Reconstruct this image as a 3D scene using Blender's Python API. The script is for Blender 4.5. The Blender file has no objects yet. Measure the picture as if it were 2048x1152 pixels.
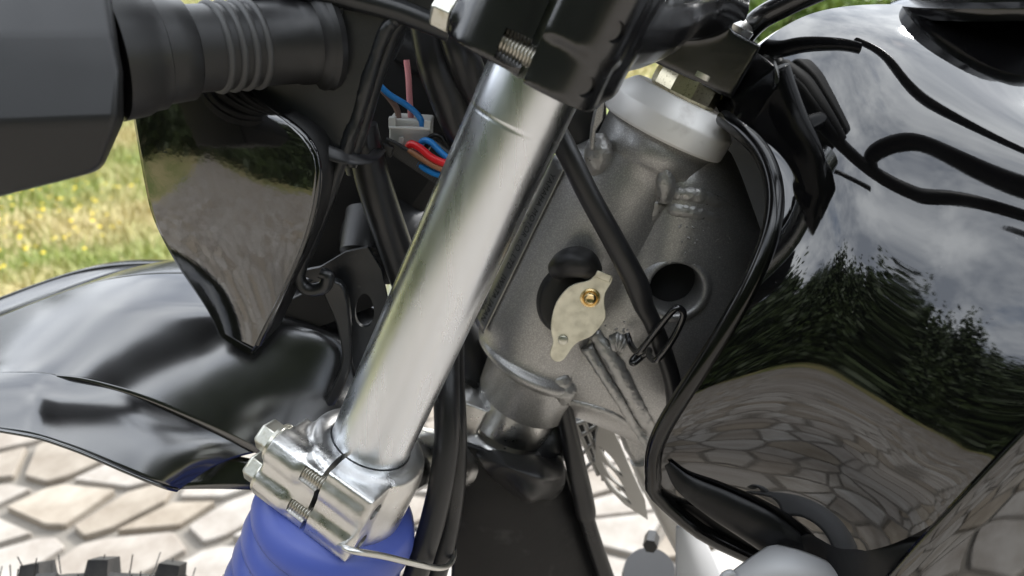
import bpy, bmesh, math, random
import numpy as np
from mathutils import Vector, Matrix
from mathutils.bvhtree import BVHTree
rng = np.random.default_rng(7); random.seed(7)
S = bpy.context.scene; COL = S.collection
# ------------------------------------------------------------------ camera
PITCH = math.radians(24); FX = 1500.0
CAM = np.array([0, .43, 1.08])
cd = bpy.data.cameras.new('camera'); cam = bpy.data.objects.new('camera', cd); COL.objects.link(cam)
cam.location = CAM; cam.rotation_euler = (math.radians(90)-PITCH, 0, math.pi)
cd.sensor_width = 36; cd.lens = FX/2048*36; cd.clip_start = .005; cd.clip_end = 500
cd.dof.use_dof = True; cd.dof.focus_distance = .38; cd.dof.aperture_fstop = 8.5
S.camera = cam
# ------------------------------------------------------------------ world and sun
SUN_EL, SUN_AZ = math.radians(35), math.radians(223)     # azimuth measured from +Y (bike's left) to +X (front)
W = bpy.data.worlds.new('World'); S.world = W; W.use_nodes = True
wt = W.node_tree; wt.nodes.clear()
def N(t, kind, **kw):
    n = t.nodes.new(kind)
    for k, v in kw.items(): setattr(n, k, v)
    return n
sky = N(wt, 'ShaderNodeTexSky', sky_type='NISHITA'); sky.sun_disc = False
sky.sun_elevation = SUN_EL; sky.sun_rotation = SUN_AZ; sky.dust_density = 1.5
tc = N(wt, 'ShaderNodeTexCoord'); sp = N(wt, 'ShaderNodeSeparateXYZ'); wt.links.new(tc.outputs['Generated'], sp.inputs[0])
mx = N(wt, 'ShaderNodeMath', operation='MAXIMUM'); wt.links.new(sp.outputs['Z'], mx.inputs[0]); mx.inputs[1].default_value = 0.0
ad = N(wt, 'ShaderNodeMath', operation='ADD'); wt.links.new(mx.outputs[0], ad.inputs[0]); ad.inputs[1].default_value = .25
dv = N(wt, 'ShaderNodeVectorMath', operation='DIVIDE'); wt.links.new(tc.outputs['Generated'], dv.inputs[0])
cb = N(wt, 'ShaderNodeCombineXYZ'); wt.links.new(ad.outputs[0], cb.inputs[0]); wt.links.new(ad.outputs[0], cb.inputs[1]); cb.inputs[2].default_value = 1
wt.links.new(cb.outputs[0], dv.inputs[1])
n1 = N(wt, 'ShaderNodeTexNoise'); n1.inputs['Scale'].default_value = 1.5; n1.inputs['Detail'].default_value = 8; n1.inputs['Roughness'].default_value = .58; n1.inputs['Distortion'].default_value = .4
wt.links.new(dv.outputs[0], n1.inputs['Vector'])
r1 = N(wt, 'ShaderNodeValToRGB'); r1.color_ramp.elements[0].position = .20; r1.color_ramp.elements[1].position = .37
wt.links.new(n1.outputs['Fac'], r1.inputs[0])
n2 = N(wt, 'ShaderNodeTexNoise'); n2.inputs['Scale'].default_value = 2.3; n2.inputs['Detail'].default_value = 7; n2.inputs['Roughness'].default_value = .6
wt.links.new(dv.outputs[0], n2.inputs['Vector'])
r2 = N(wt, 'ShaderNodeValToRGB'); r2.color_ramp.elements[0].position = .38; r2.color_ramp.elements[1].position = .64
r2.color_ramp.elements[0].color = (2.9, 3.2, 3.75, 1); r2.color_ramp.elements[1].color = (7.7, 8, 8.3, 1)
wt.links.new(n2.outputs['Fac'], r2.inputs[0])
mixs = N(wt, 'ShaderNodeMix', data_type='RGBA'); wt.links.new(r1.outputs[0], mixs.inputs['Factor'])
wt.links.new(sky.outputs[0], mixs.inputs['A']); wt.links.new(r2.outputs[0], mixs.inputs['B'])
bg = N(wt, 'ShaderNodeBackground'); bg.inputs['Strength'].default_value = .12
wt.links.new(mixs.outputs['Result'], bg.inputs[0])
wo = N(wt, 'ShaderNodeOutputWorld'); wt.links.new(bg.outputs[0], wo.inputs[0])
sl = bpy.data.lights.new('sun', 'SUN'); so = bpy.data.objects.new('sun', sl); COL.objects.link(so)
sl.energy = 1.9; sl.angle = math.radians(12); sl.color = (1, .985, .965)
sdir = Vector((math.cos(SUN_EL)*math.sin(SUN_AZ), math.cos(SUN_EL)*math.cos(SUN_AZ), math.sin(SUN_EL)))
so.rotation_euler = sdir.to_track_quat('Z', 'Y').to_euler()
S.view_settings.view_transform = 'Standard'; S.view_settings.look = 'None'
S.view_settings.exposure = 2.0; S.view_settings.gamma = 1
S.render.resolution_x = 1024; S.render.resolution_y = 576
S.render.engine = 'CYCLES'
S.cycles.max_bounces = 8; S.cycles.glossy_bounces = 5; S.cycles.diffuse_bounces = 4; S.cycles.use_denoising = True
S.cycles.sample_clamp_indirect = 6
# ------------------------------------------------------------------ photo geometry
Fw = np.array([0, -math.cos(PITCH), -math.sin(PITCH)]); Uw = np.array([0, -math.sin(PITCH), math.cos(PITCH)]); Rw = np.array([-1., 0, 0])
def ray(x, y): return Fw + Rw*((x-1024)/FX) - Uw*((y-576)/FX)
def P(x, y, Y=0.0):
    "the point seen at (x, y) that lies Y metres to the bike's left of its centre plane"
    r = ray(x, y); return CAM + r*((Y-CAM[1])/r[1])
def G(x, y, z=0.0):
    r = ray(x, y); return CAM + r*((z-CAM[2])/r[2])
A = np.array
F0 = P(735, 900, .10); F1 = P(1060, 180, .10)
U = (F1-F0)/np.linalg.norm(F1-F0); NN = A([U[2], 0, -U[0]]); YY = A([0, 1., 0])
S0 = P(1020, 835, 0)
def FK(s, a, b): return F0 + U*s + NN*a + YY*b          # fork-leg frame: along, forward, outward
def ST(s, a, b): return S0 + U*s + NN*a + YY*b          # steering-axis frame
# ------------------------------------------------------------------ mesh helpers
def obj(name, verts, faces, mat, parent=None, sharp=38, smooth=True, kind=None, label=None):
    me = bpy.data.meshes.new(name)
    me.from_pydata([tuple(map(float, v)) for v in verts], [], [tuple(int(i) for i in f) for f in faces]); me.validate(); me.update()
    return link(name, me, mat, parent, sharp, smooth, kind, label)
def link(name, me, mat, parent=None, sharp=38, smooth=True, kind=None, label=None):
    if smooth:
        me.polygons.foreach_set('use_smooth', [True]*len(me.polygons))
        if sharp and sharp < 180: me.set_sharp_from_angle(angle=math.radians(sharp))
    o = bpy.data.objects.new(name, me); COL.objects.link(o)
    if mat:
        me.materials.clear(); me.materials.append(mat)
    if parent: o.parent = parent
    if kind: o['kind'] = kind
    if label: o['label'] = label
    return o
def fromgrid(g, closeu=False, closev=False, flip=False):
    nu, nv = g.shape[:2]; f = []
    for i in range(nu if closeu else nu-1):
        for j in range(nv if closev else nv-1):
            a, b, c, d = i*nv+j, ((i+1) % nu)*nv+j, ((i+1) % nu)*nv+(j+1) % nv, i*nv+(j+1) % nv
            f.append((a, d, c, b) if flip else (a, b, c, d))
    return g.reshape(-1, 3), f
class MB:
    def __init__(s): s.v = []; s.f = []
    def add(s, v, f):
        o = len(s.v); s.v += [A(p) for p in v]; s.f += [tuple(i+o for i in q) for q in f]; return s
    def build(s, name, mat, parent=None, **k): return obj(name, s.v, s.f, mat, parent, **k)
def crom(pts, sub=8):
    pts = np.asarray(pts, float); n = len(pts)
    if n < 3 or sub < 2: return pts
    e = np.vstack([2*pts[0]-pts[1], pts, 2*pts[-1]-pts[-2]]); out = []
    for i in range(n-1):
        p0, p1, p2, p3 = e[i:i+4]
        for t in np.linspace(0, 1, sub, endpoint=False):
            out.append(.5*(2*p1+(p2-p0)*t+(2*p0-5*p1+4*p2-p3)*t*t+(3*p1-p0-3*p2+p3)*t**3))
    out.append(pts[-1]); return A(out)
def tube_geo(pts, r, seg=14, sub=8, cap=True, flat=1.0, flatdir=None, noise=0):
    pts = np.asarray(pts, float); k = len(pts)
    rr = np.full(k, r, float) if np.isscalar(r) else np.asarray(r, float)
    q = crom(np.column_stack([pts, rr]), sub); c, rad = q[:, :3], q[:, 3]
    t = np.gradient(c, axis=0); t /= np.linalg.norm(t, axis=1)[:, None]+1e-12
    up = A([0, 0, 1.]) if abs(t[0][2]) < .9 else A([1., 0, 0])
    if flatdir is not None: up = A(flatdir, float)
    n = up - t[0]*(up@t[0]); n /= np.linalg.norm(n); rings = []
    for i in range(len(c)):
        n = (A(flatdir, float) if flatdir is not None else n); n = n - t[i]*(n@t[i]); n /= np.linalg.norm(n); b = np.cross(t[i], n)
        a = np.linspace(0, 2*math.pi, seg, endpoint=False)
        ra = rad[i]*(1+(noise*rng.normal(size=seg) if noise else 0))
        rings.append(c[i] + (np.cos(a)*ra*flat)[:, None]*n + (np.sin(a)*ra)[:, None]*b)
    g = A(rings); v, f = fromgrid(g, closev=True); m = len(rings)
    if cap:
        f = f + [tuple(range(seg)), tuple((m-1)*seg+j for j in reversed(range(seg)))]
    return v, f
def tube(name, pts, r, mat, parent, **k):
    kk = {a: k.pop(a) for a in ('kind', 'label', 'sharp') if a in k}
    v, f = tube_geo(pts, r, **k); return obj(name, v, f, mat, parent, **kk)
def lathe_geo(o, ax, prof, seg=48, e1=None, s1=1.0, s2=1.0, cap=True):
    ax = A(ax, float); ax /= np.linalg.norm(ax)
    e1 = A(e1, float) if e1 is not None else (A([0, 1., 0]) if abs(ax[1]) < .9 else A([1., 0, 0]))
    e1 = e1-ax*(e1@ax); e1 /= np.linalg.norm(e1); e2 = np.cross(ax, e1)
    a = np.linspace(0, 2*math.pi, seg, endpoint=False)
    g = A([o + ax*s + (np.cos(a)*r*s1)[:, None]*e1 + (np.sin(a)*r*s2)[:, None]*e2 for s, r in prof])
    v, f = fromgrid(g, closev=True, flip=False); m = len(prof)
    if cap: f = f + [tuple(range(seg)), tuple((m-1)*seg+j for j in reversed(range(seg)))]
    return v, f
def lathe(name, o, ax, prof, mat, parent, seg=48, **k):
    kk = {a: k.pop(a) for a in ('kind', 'label', 'sharp') if a in k}
    v, f = lathe_geo(o, ax, prof, seg, **k); return obj(name, v, f, mat, parent, **kk)
def box_geo(o, ex, ey, ez, lo, hi):
    v = [o + A(ex)*x + A(ey)*y + A(ez)*z for z in (lo[2], hi[2]) for y in (lo[1], hi[1]) for x in (lo[0], hi[0])]
    return v, [(0, 2, 3, 1), (4, 5, 7, 6), (0, 1, 5, 4), (2, 6, 7, 3), (0, 4, 6, 2), (1, 3, 7, 5)]
def bevel(o, w, seg=2, ang=30):
    m = o.modifiers.new('bevel', 'BEVEL'); m.width = w; m.segments = seg; m.limit_method = 'ANGLE'; m.angle_limit = math.radians(ang)
    return o
def prism(name, outline, d, mat, parent, bev=.0006, sub=0, **k):
    "a flat outline of 3D points, given thickness along d"
    p = np.asarray(outline, float)
    if sub: p = crom(np.vstack([p, p[:1]]), sub)[:-1]
    n = len(p); v = np.vstack([p, p+A(d)]); f = [tuple(range(n)), tuple(n+i for i in reversed(range(n)))]
    f += [(i, (i+1) % n, n+(i+1) % n, n+i) for i in range(n)]
    me = bpy.data.meshes.new(name); me.from_pydata([tuple(x) for x in v], [], f); me.validate()
    bm = bmesh.new(); bm.from_mesh(me); bmesh.ops.recalc_face_normals(bm, faces=bm.faces); bm.to_mesh(me); bm.free()
    o = link(name, me, mat, parent, **k)
    if bev: bevel(o, bev)
    return o
def bake(o):
    "apply an object's modifiers"
    dg = bpy.context.evaluated_depsgraph_get(); dg.update()
    me = bpy.data.meshes.new_from_object(o.evaluated_get(dg)); o.modifiers.clear(); old = o.data; o.data = me; bpy.data.meshes.remove(old); return o
def recalc(me):
    bm = bmesh.new(); bm.from_mesh(me); bmesh.ops.recalc_face_normals(bm, faces=bm.faces); bm.to_mesh(me); bm.free()
def cast(name, parts, voxel, iters, mat, parent, cuts=(), fac=.5, **k):
    "melt closed shells into one casting with fillets, then machine the cuts into it"
    mb = MB()
    for v, f in parts: mb.add(v, f)
    me = bpy.data.meshes.new(name); me.from_pydata([tuple(x) for x in mb.v], [], mb.f); me.validate()
    # each shell outward
    recalc(me)
    o = bpy.data.objects.new(name, me); COL.objects.link(o)
    m = o.modifiers.new('r', 'REMESH'); m.mode = 'VOXEL'; m.voxel_size = voxel
    m = o.modifiers.new('s', 'SMOOTH'); m.iterations = iters; m.factor = fac
    bake(o)
    return cut(o, cuts, mat, parent, name, **k)
def cut(o, cuts, mat, parent, name=None, sharp=40, **k):
    tmp = []
    for v, f in cuts:
        c = obj('cutter', v, f, None, smooth=False); recalc(c.data); tmp.append(c)
        m = o.modifiers.new('b', 'BOOLEAN'); m.operation = 'DIFFERENCE'; m.object = c; m.solver = 'EXACT'
    if tmp: bake(o)
    for c in tmp:
        me = c.data; bpy.data.objects.remove(c); bpy.data.meshes.remove(me)
    me = o.data; bpy.data.objects.remove(o)
    return link(name, me, mat, parent, sharp=sharp, **k)
def bbasis(n, t, p=3):
    kn = np.concatenate([np.zeros(p), np.linspace(0, 1, n-p+1), np.ones(p)])
    B = np.zeros((len(t), n+p)); 
    for i in range(n+p): B[:, i] = (kn[i] <= t) & (t < kn[i+1])
    B[t >= 1, :] = 0; B[t >= 1, n-1] = 1
    for d in range(1, p+1):
        Bn = np.zeros_like(B)
        for i in range(n+p-d):
            a = kn[i+d]-kn[i]; b = kn[i+d+1]-kn[i+1]
            if a > 0: Bn[:, i] += (t-kn[i])/a*B[:, i]
            if b > 0: Bn[:, i] += (kn[i+d+1]-t)/b*B[:, i+1]
        B = Bn; B[t >= 1, :] = 0; B[t >= 1, n-1] = 1
    return B[:, :n]
def bsurf(ctrl, nu, nv):
    c = np.asarray(ctrl, float); pu = min(3, c.shape[0]-1); pv = min(3, c.shape[1]-1)
    Bu = bbasis(c.shape[0], np.linspace(0, 1, nu), pu); Bv = bbasis(c.shape[1], np.linspace(0, 1, nv), pv)
    return np.einsum('ui,vj,ijk->uvk', Bu, Bv, c)
def LP(rows): return A([[P(*q) for q in r] for r in rows])
def mirror(g): m = g.copy(); m[..., 1] *= -1; return m
def sheet(name, g, mat, parent, thick=0.0, off=-1, **k):
    v, f = fromgrid(g); o = obj(name, v, f, mat, parent, **k)
    if thick:
        m = o.modifiers.new('thick', 'SOLIDIFY'); m.thickness = thick; m.offset = off
    return o
# ------------------------------------------------------------------ materials
def mat(name, col, rough=.5, metal=0.0, ior=1.5, bump=None, var=None, rvar=None, spec=None, coat=0, aniso=0, mottle=None):
    m = bpy.data.materials.new(name); m.use_nodes = True; t = m.node_tree; b = t.nodes['Principled BSDF']
    b.inputs['Base Color'].default_value = (*col, 1); b.inputs['Roughness'].default_value = rough
    b.inputs['Metallic'].default_value = metal; b.inputs['IOR'].default_value = ior
    if coat: b.inputs['Coat Weight'].default_value = coat; b.inputs['Coat Roughness'].default_value = .03
    tc = t.nodes.new('ShaderNodeTexCoord')
    def noise(scale, detail=4, sc=None):
        n = t.nodes.new('ShaderNodeTexNoise'); n.inputs['Scale'].default_value = scale; n.inputs['Detail'].default_value = detail
        if sc is not None:
            mp = t.nodes.new('ShaderNodeMapping'); mp.inputs['Scale'].default_value = sc[:3]
            if len(sc) > 3: mp.inputs['Rotation'].default_value = sc[3:]
            t.links.new(tc.outputs['Object'], mp.inputs[0]); t.links.new(mp.outputs[0], n.inputs['Vector'])
        else: t.links.new(tc.outputs['Object'], n.inputs['Vector'])
        return n
    if bump:
        prev = None
        for (scale, strength, dist, *sc) in bump:
            n = noise(scale, 4, sc[0] if sc else None); bp = t.nodes.new('ShaderNodeBump')
            bp.inputs['Strength'].default_value = strength; bp.inputs['Distance'].default_value = dist
            t.links.new(n.outputs['Fac'], bp.inputs['Height'])
            if prev: t.links.new(prev.outputs[0], bp.inputs['Normal'])
            prev = bp
        t.links.new(prev.outputs[0], b.inputs['Normal'])
    if var:       # (scale, second colour, lo, hi)
        sc, c2, lo, hi = var[:4]; n = noise(sc, 6, var[4] if len(var) > 4 else None)
        rp = t.nodes.new('ShaderNodeValToRGB'); rp.color_ramp.elements[0].position = lo; rp.color_ramp.elements[1].position = hi
        rp.color_ramp.elements[0].color = (*col, 1); rp.color_ramp.elements[1].color = (*c2, 1)
        t.links.new(n.outputs['Fac'], rp.inputs[0]); t.links.new(rp.outputs[0], b.inputs['Base Color'])
    if rvar:      # (scale, lo rough, hi rough)
        n = noise(rvar[0], 5, rvar[3] if len(rvar) > 3 else None); mr = t.nodes.new('ShaderNodeMapRange')
        mr.inputs['From Min'].default_value = .3; mr.inputs['From Max'].default_value = .7
        mr.inputs['To Min'].default_value = rvar[1]; mr.inputs['To Max'].default_value = rvar[2]
        t.links.new(n.outputs['Fac'], mr.inputs['Value']); t.links.new(mr.outputs[0], b.inputs['Roughness'])
    return m
along = (1, 1, .02, 0, math.radians(-24), 0)
M = dict(
 gloss=mat('gloss_black_paint', (.0022, .0022, .0024), .025, ior=1.82, bump=[(900, .012, .0002), (14, .02, .002), (700, .012, .0001, (1, 1, .03, .3, .2, 0))], rvar=(60, .015, .05), var=(800, (.06, .058, .055), .70, .78)),
 cowl=mat('gloss_black_plastic', (.004, .004, .004), .07, ior=2.1, bump=[(40, .05, .001), (420, .05, .0004), (130, .05, .001)], rvar=(25, .04, .10)),
 guard=mat('mudguard_plastic', (.008, .008, .0085), .2, ior=2.2, bump=[(30, .04, .001), (600, .02, .0002)], rvar=(20, .13, .25)),
 satin=mat('satin_black_enamel', (.008, .008, .009), .22, ior=1.7, bump=[(260, .08, .0004), (40, .06, .001)], rvar=(35, .13, .28)),
 bracket=mat('brushed_black_enamel', (.009, .010, .011), .36, ior=1.55, bump=[(300, .12, .0004), (70, .2, .001)], rvar=(40, .28, .5), var=(160, (.05, .05, .047), .68, .78)),
 rubber=mat('black_rubber', (.010, .010, .0105), .42, bump=[(500, .1, .0003), (50, .12, .001)], rvar=(30, .34, .55)),
 flap=mat('black_flap_plastic', (.005, .005, .0055), .4, ior=1.35, bump=[(90, .15, .002), (300, .1, .0006)], rvar=(18, .28, .5), var=(46, (.022, .022, .022), .60, .72)),
 hose=mat('black_hose', (.012, .012, .013), .33, bump=[(700, .06, .0002), (60, .08, .0006)], rvar=(40, .27, .45)),
 lamp=mat('lamp_housing_plastic', (.0062, .0066, .0074), .52, bump=[(1500, .12, .0002)], rvar=(25, .42, .55)),
 rib=mat('worn_rubber_rib', (.05, .05, .05), .55, bump=[(500, .1, .0003)]),
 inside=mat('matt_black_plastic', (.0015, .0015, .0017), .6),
 alu=mat('polished_fork_tube', (.71, .735, .77), .28, 1.0, bump=[(900, .014, .0001, along)], rvar=(120, .24, .33, along)),
 cast=mat('cast_aluminium', (.66, .655, .64), .3, 1.0, bump=[(900, .28, .0003), (160, .22, .0006)], rvar=(90, .24, .42), var=(60, (.5, .485, .46), .5, .75)),
 cut=mat('machined_aluminium', (.7, .7, .69), .25, 1.0, bump=[(900, .1, .0002)]),
 frame=mat('charcoal_frame_paint', (.34, .336, .33), .35, .65, bump=[(1300, .45, .0003), (60, .12, .001)], rvar=(700, .29, .46), var=(1500, (.54, .53, .515), .46, .68)),
 weld=mat('painted_weld', (.38, .375, .366), .36, .65, bump=[(420, .7, .0009), (130, .6, .002), (1800, .3, .0002)], rvar=(300, .26, .46)),
 cover=mat('dirty_bearing_cover', (.86, .845, .82), .42, .15, bump=[(160, .1, .0006)], var=(38, (.36, .33, .30), .55, .78)),
 brass=mat('tarnished_brass', (.66, .60, .44), .3, 1.0, bump=[(500, .25, .0003)], var=(900, (.3, .25, .15), .56, .75)),
 zinc=mat('yellow_zinc_plate', (.70, .68, .56), .42, .75, bump=[(300, .2, .0003), (60, .1, .001)], var=(140, (.52, .50, .40), .45, .75), rvar=(200, .32, .55)),
 gold=mat('gold_rivet', (.82, .62, .32), .25, 1.0),
 bolt=mat('zinc_bolt', (.64, .63, .56), .33, .95, bump=[(600, .2, .0003)], var=(300, (.5, .48, .38), .5, .7)),
 thread=mat('steel_thread', (.42, .40, .35), .36, 1.0, bump=[(900, .2, .0002)]),
 wire=mat('galvanised_wire', (.62, .62, .60), .35, 1.0, bump=[(900, .1, .0002)]),
 blue=mat('blue_gaiter_rubber', (.055, .085, .33), .42, bump=[(300, .06, .0004)], rvar=(30, .36, .5), var=(18, (.068, .10, .36), .35, .7)),
 conn=mat('translucent_connector', (.55, .55, .52), .45),
 wblue=mat('blue_wire', (.015, .2, .55), .4), wred=mat('red_wire', (.62, .015, .02), .35), wbrown=mat('brown_wire', (.30, .14, .07), .42),
 wpink=mat('pink_wire', (.55, .22, .23), .45), wblack=mat('dark_grey_wire', (.02, .021, .022), .4), wtaupe=mat('taupe_wire', (.16, .10, .08), .5),
 plate=mat('engraved_plate', (.15, .15, .147), .32, .5, bump=[(300, .1, .0003)]),
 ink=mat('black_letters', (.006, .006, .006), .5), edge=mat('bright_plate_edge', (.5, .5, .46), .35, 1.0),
 grey=mat('grey_plastic', (.36, .36, .365), .45, bump=[(1500, .1, .0002)]),
 fin=mat('dull_grey_engine_paint', (.045, .045, .046), .5, bump=[(900, .2, .0003)]),
 rim=mat('dark_tank_lip', (.0022, .0022, .0024), .14, ior=1.5, bump=[(120, .08, .0006)], rvar=(50, .08, .25)),
 silver=mat('silver_painted_guard', (.36, .35, .33), .38, .4, bump=[(1500, .1, .0002)]),
 tyre=mat('tyre_rubber', (.022, .021, .02), .7, bump=[(200, .4, .001)], var=(40, (.05, .045, .04), .45, .7)),
)
# flagstone: every stone takes its own tint
def stone_mat():
    m = bpy.data.materials.new('pale_flagstone'); m.use_nodes = True; t = m.node_tree; b = t.nodes['Principled BSDF']
    oi = N(t, 'ShaderNodeObjectInfo'); gm = N(t, 'ShaderNodeNewGeometry')
    add = N(t, 'ShaderNodeMath', operation='ADD'); t.links.new(oi.outputs['Random'], add.inputs[0]); t.links.new(gm.outputs['Random Per Island'], add.inputs[1])
    fr = N(t, 'ShaderNodeMath', operation='FRACT'); t.links.new(add.outputs[0], fr.inputs[0])
    rp = N(t, 'ShaderNodeValToRGB'); rp.color_ramp.interpolation = 'LINEAR'
    cols = [(0, (.27, .24, .205)), (.2, (.34, .32, .29)), (.42, (.315, .29, .26)), (.6, (.40, .385, .36)), (.78, (.30, .26, .205)), (.9, (.25, .22, .18)), (1, (.36, .335, .31))]
    e = rp.color_ramp.elements; e[0].position = 0; e[1].position = 1
    for p_, c in cols[1:-1]: e.new(p_).color = (*c, 1)
    e[0].color = (*cols[0][1], 1); e[len(e)-1].color = (*cols[-1][1], 1)
    t.links.new(fr.outputs[0], rp.inputs[0])
    n = N(t, 'ShaderNodeTexNoise'); n.inputs['Scale'].default_value = 9; n.inputs['Detail'].default_value = 8; n.inputs['Roughness'].default_value = .65
    tcn = N(t, 'ShaderNodeTexCoord'); t.links.new(tcn.outputs['Object'], n.inputs['Vector'])
    r2_ = N(t, 'ShaderNodeValToRGB'); r2_.color_ramp.elements[0].position = .3; r2_.color_ramp.elements[1].position = .7
    r2_.color_ramp.elements[0].color = (.60, .55, .50, 1); r2_.color_ramp.elements[1].color = (1.1, 1.1, 1.1, 1)
    t.links.new(n.outputs['Fac'], r2_.inputs[0])
    mu = N(t, 'ShaderNodeMix', data_type='RGBA', blend_type='MULTIPLY'); mu.inputs['Factor'].default_value = 1
    t.links.new(rp.outputs[0], mu.inputs['A']); t.links.new(r2_.outputs[0], mu.inputs['B']); t.links.new(mu.outputs['Result'], b.inputs['Base Color'])
    bp = N(t, 'ShaderNodeBump'); bp.inputs['Strength'].default_value = .5; bp.inputs['Distance'].default_value = .006; t.links.new(n.outputs['Fac'], bp.inputs['Height']); t.links.new(bp.outputs[0], b.inputs['Normal'])
    b.inputs['Roughness'].default_value = .8
    return m
M['stone'] = stone_mat()
M['mortar'] = mat('mortar', (.15, .135, .115), .9, bump=[(60, .5, .004)], var=(12, (.20, .18, .15), .4, .7))
M['soil'] = mat('dry_lawn_ground', (.34, .28, .13), .95, bump=[(20, .6, .02)], var=(1.6, (.13, .16, .035), .42, .6))
M['blade'] = mat('grass_blades', (.20, .25, .045), .6, var=(1.4, (.40, .34, .15), .42, .56))
M['flower'] = mat('yellow_petals', (.75, .55, .01), .5)
M['leaf'] = mat('leaves', (.022, .036, .010), .6, var=(1.1, (.042, .064, .016), .4, .65))
M['bushleaf'] = mat('bush_leaves', (.10, .17, .025), .5, var=(2.5, (.17, .24, .04), .4, .65))
M['bark'] = mat('bark', (.12, .09, .065), .9, bump=[(30, .6, .02)])
exec_order = 'setting, then motorcycle'
# ================================================================== SETTING
def terrain(name, v, f, m):
    o = obj(name, v, f, m, smooth=False); o['kind'] = 'structure'; return o
lawn = terrain('lawn', [(-150, -150, -.035), (150, -150, -.035), (150, 150, -.035), (-150, 150, -.035)], [(0, 1, 2, 3)], M['soil'])
def on_paving(x, y): return (x - y < 3.3 + .12*math.sin(x*3)) and (y < 5.2) and (x > -5.2) and (y > -4.4)
# paving bed: an outline that follows the same border
bed = [(-5.3, -4.5), (-1.2, -4.5), (8.6, 5.35), (-5.3, 5.35)]
mb = MB(); mb.add([(x, y, -.012) for x, y in bed] + [(x, y, -.05) for x, y in bed], [(0, 1, 2, 3)] + [(i, (i+4), (i+1) % 4+4, (i+1) % 4) for i in range(4)])
paving = terrain('paving', mb.v, mb.f, M['mortar'])
def flagstones():
    th = math.radians(28); R = A([[math.cos(th), -math.sin(th)], [math.sin(th), math.cos(th)]]); sx, sy = .180, .104
    pts = []
    for i in range(-80, 81):
        for j in range(-104, 105):
            q = A([(i+.5*(j % 2)+rng.uniform(-.75, .75))*sx, (j+rng.uniform(-.75, .75))*sy])
            w = R@q
            if rng.random() > .19 and -6 < w[0] < 9 and -5.2 < w[1] < 5.6: pts.append(w)
    pts = A(pts); Ri = R.T; st = (pts@R)/A([sx, sy]); out = []
    for k, w in enumerate(pts):
        if not on_paving(*w): continue
        d = st-st[k]; dd = (d**2).sum(1); nb = np.argsort(dd)[1:14]
        poly = [A([-2., -2]), A([2., -2]), A([2., 2]), A([-2., 2])]
        for m_ in nb:
            nrm = d[m_]; mid = dd[m_]/2; new = []
            for a in range(len(poly)):
                p0, p1 = poly[a], poly[(a+1) % len(poly)]; s0, s1 = p0@nrm-mid, p1@nrm-mid
                if s0 <= 0: new.append(p0)
                if s0*s1 < 0: new.append(p0+(p1-p0)*(s0/(s0-s1)))
            poly = new
            if len(poly) < 3: break
        if len(poly) < 3: continue
        poly = A(poly)*A([sx, sy])@Ri + w      # back to metres
        c = poly.mean(0); gap = rng.uniform(.007, .016); q = []
        for a in range(len(poly)):
            v = poly[a]-c; L = np.linalg.norm(v)
            if L < .02: continue
            q.append(c+v*(1-gap*1.25/L)*(1+rng.uniform(-.03, .02)))
        if len(q) < 3: continue
        # cut the sharp tips of long corners
        q2 = []
        for a in range(len(q)):
            p0, p1, p2 = q[a-1], q[a], q[(a+1) % len(q)]; e0 = np.linalg.norm(p0-p1); e2 = np.linalg.norm(p2-p1)
            c0 = min(min(.10*e0, .004), .022); c2 = min(min(.10*e2, .004), .022)
            q2 += [p1+(p0-p1)/(e0+1e-9)*c0, p1+(p2-p1)/(e2+1e-9)*c2]
        out.append((w, A(q2)))
    return out
def in_view(x, y, z=0, m=.1):
    d = A([x, y, z])-CAM; zc = d@Fw
    if zc < .2: return False
    a, b = FX*(d@Rw)/zc, -FX*(d@Uw)/zc
    return abs(a) < 1024*(1+m) and abs(b) < 576*(1+m*2)
stones = flagstones(); vis = sorted([k for k, (w, q) in enumerate(stones) if in_view(*w)], key=lambda k: np.hypot(*(stones[k][0]-CAM[:2])))[:280]; visset = set(vis)
def stone_geo(q, cx, cy):
    n = len(q); c = q.mean(0); h = rng.uniform(.000, .005); tilt = rng.normal(0, .005, 2)
    zt = lambda p_: h+(p_-c)@tilt
    lo = [(p_[0]-cx, p_[1]-cy, -.02) for p_ in q]; md = [(p_[0]-cx, p_[1]-cy, zt(p_)-.003) for p_ in q]
    tp = [tuple((c+(p_-c)*(1-.003/max(.02, np.linalg.norm(p_-c))))-A([cx, cy]))+(zt(p_),) for p_ in q]
    f = []
    for a in range(n):
        b = (a+1) % n; f += [(a, b, n+b, n+a), (n+a, n+b, 2*n+b, 2*n+a)]
    return lo+md+tp, f+[tuple(2*n+a for a in range(n))]
rest = MB()
for k, (w, q) in enumerate(stones):
    if k in visset:
        v, f = stone_geo(q, w[0], w[1]); o = obj('flagstone', v, f, M['stone'], paving, smooth=False); o.location = (w[0], w[1], 0)
    else: rest.add(*stone_geo(q, 0, 0))
o = rest.build('flagstone', M['stone'], paving, smooth=False, kind='stuff')
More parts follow.
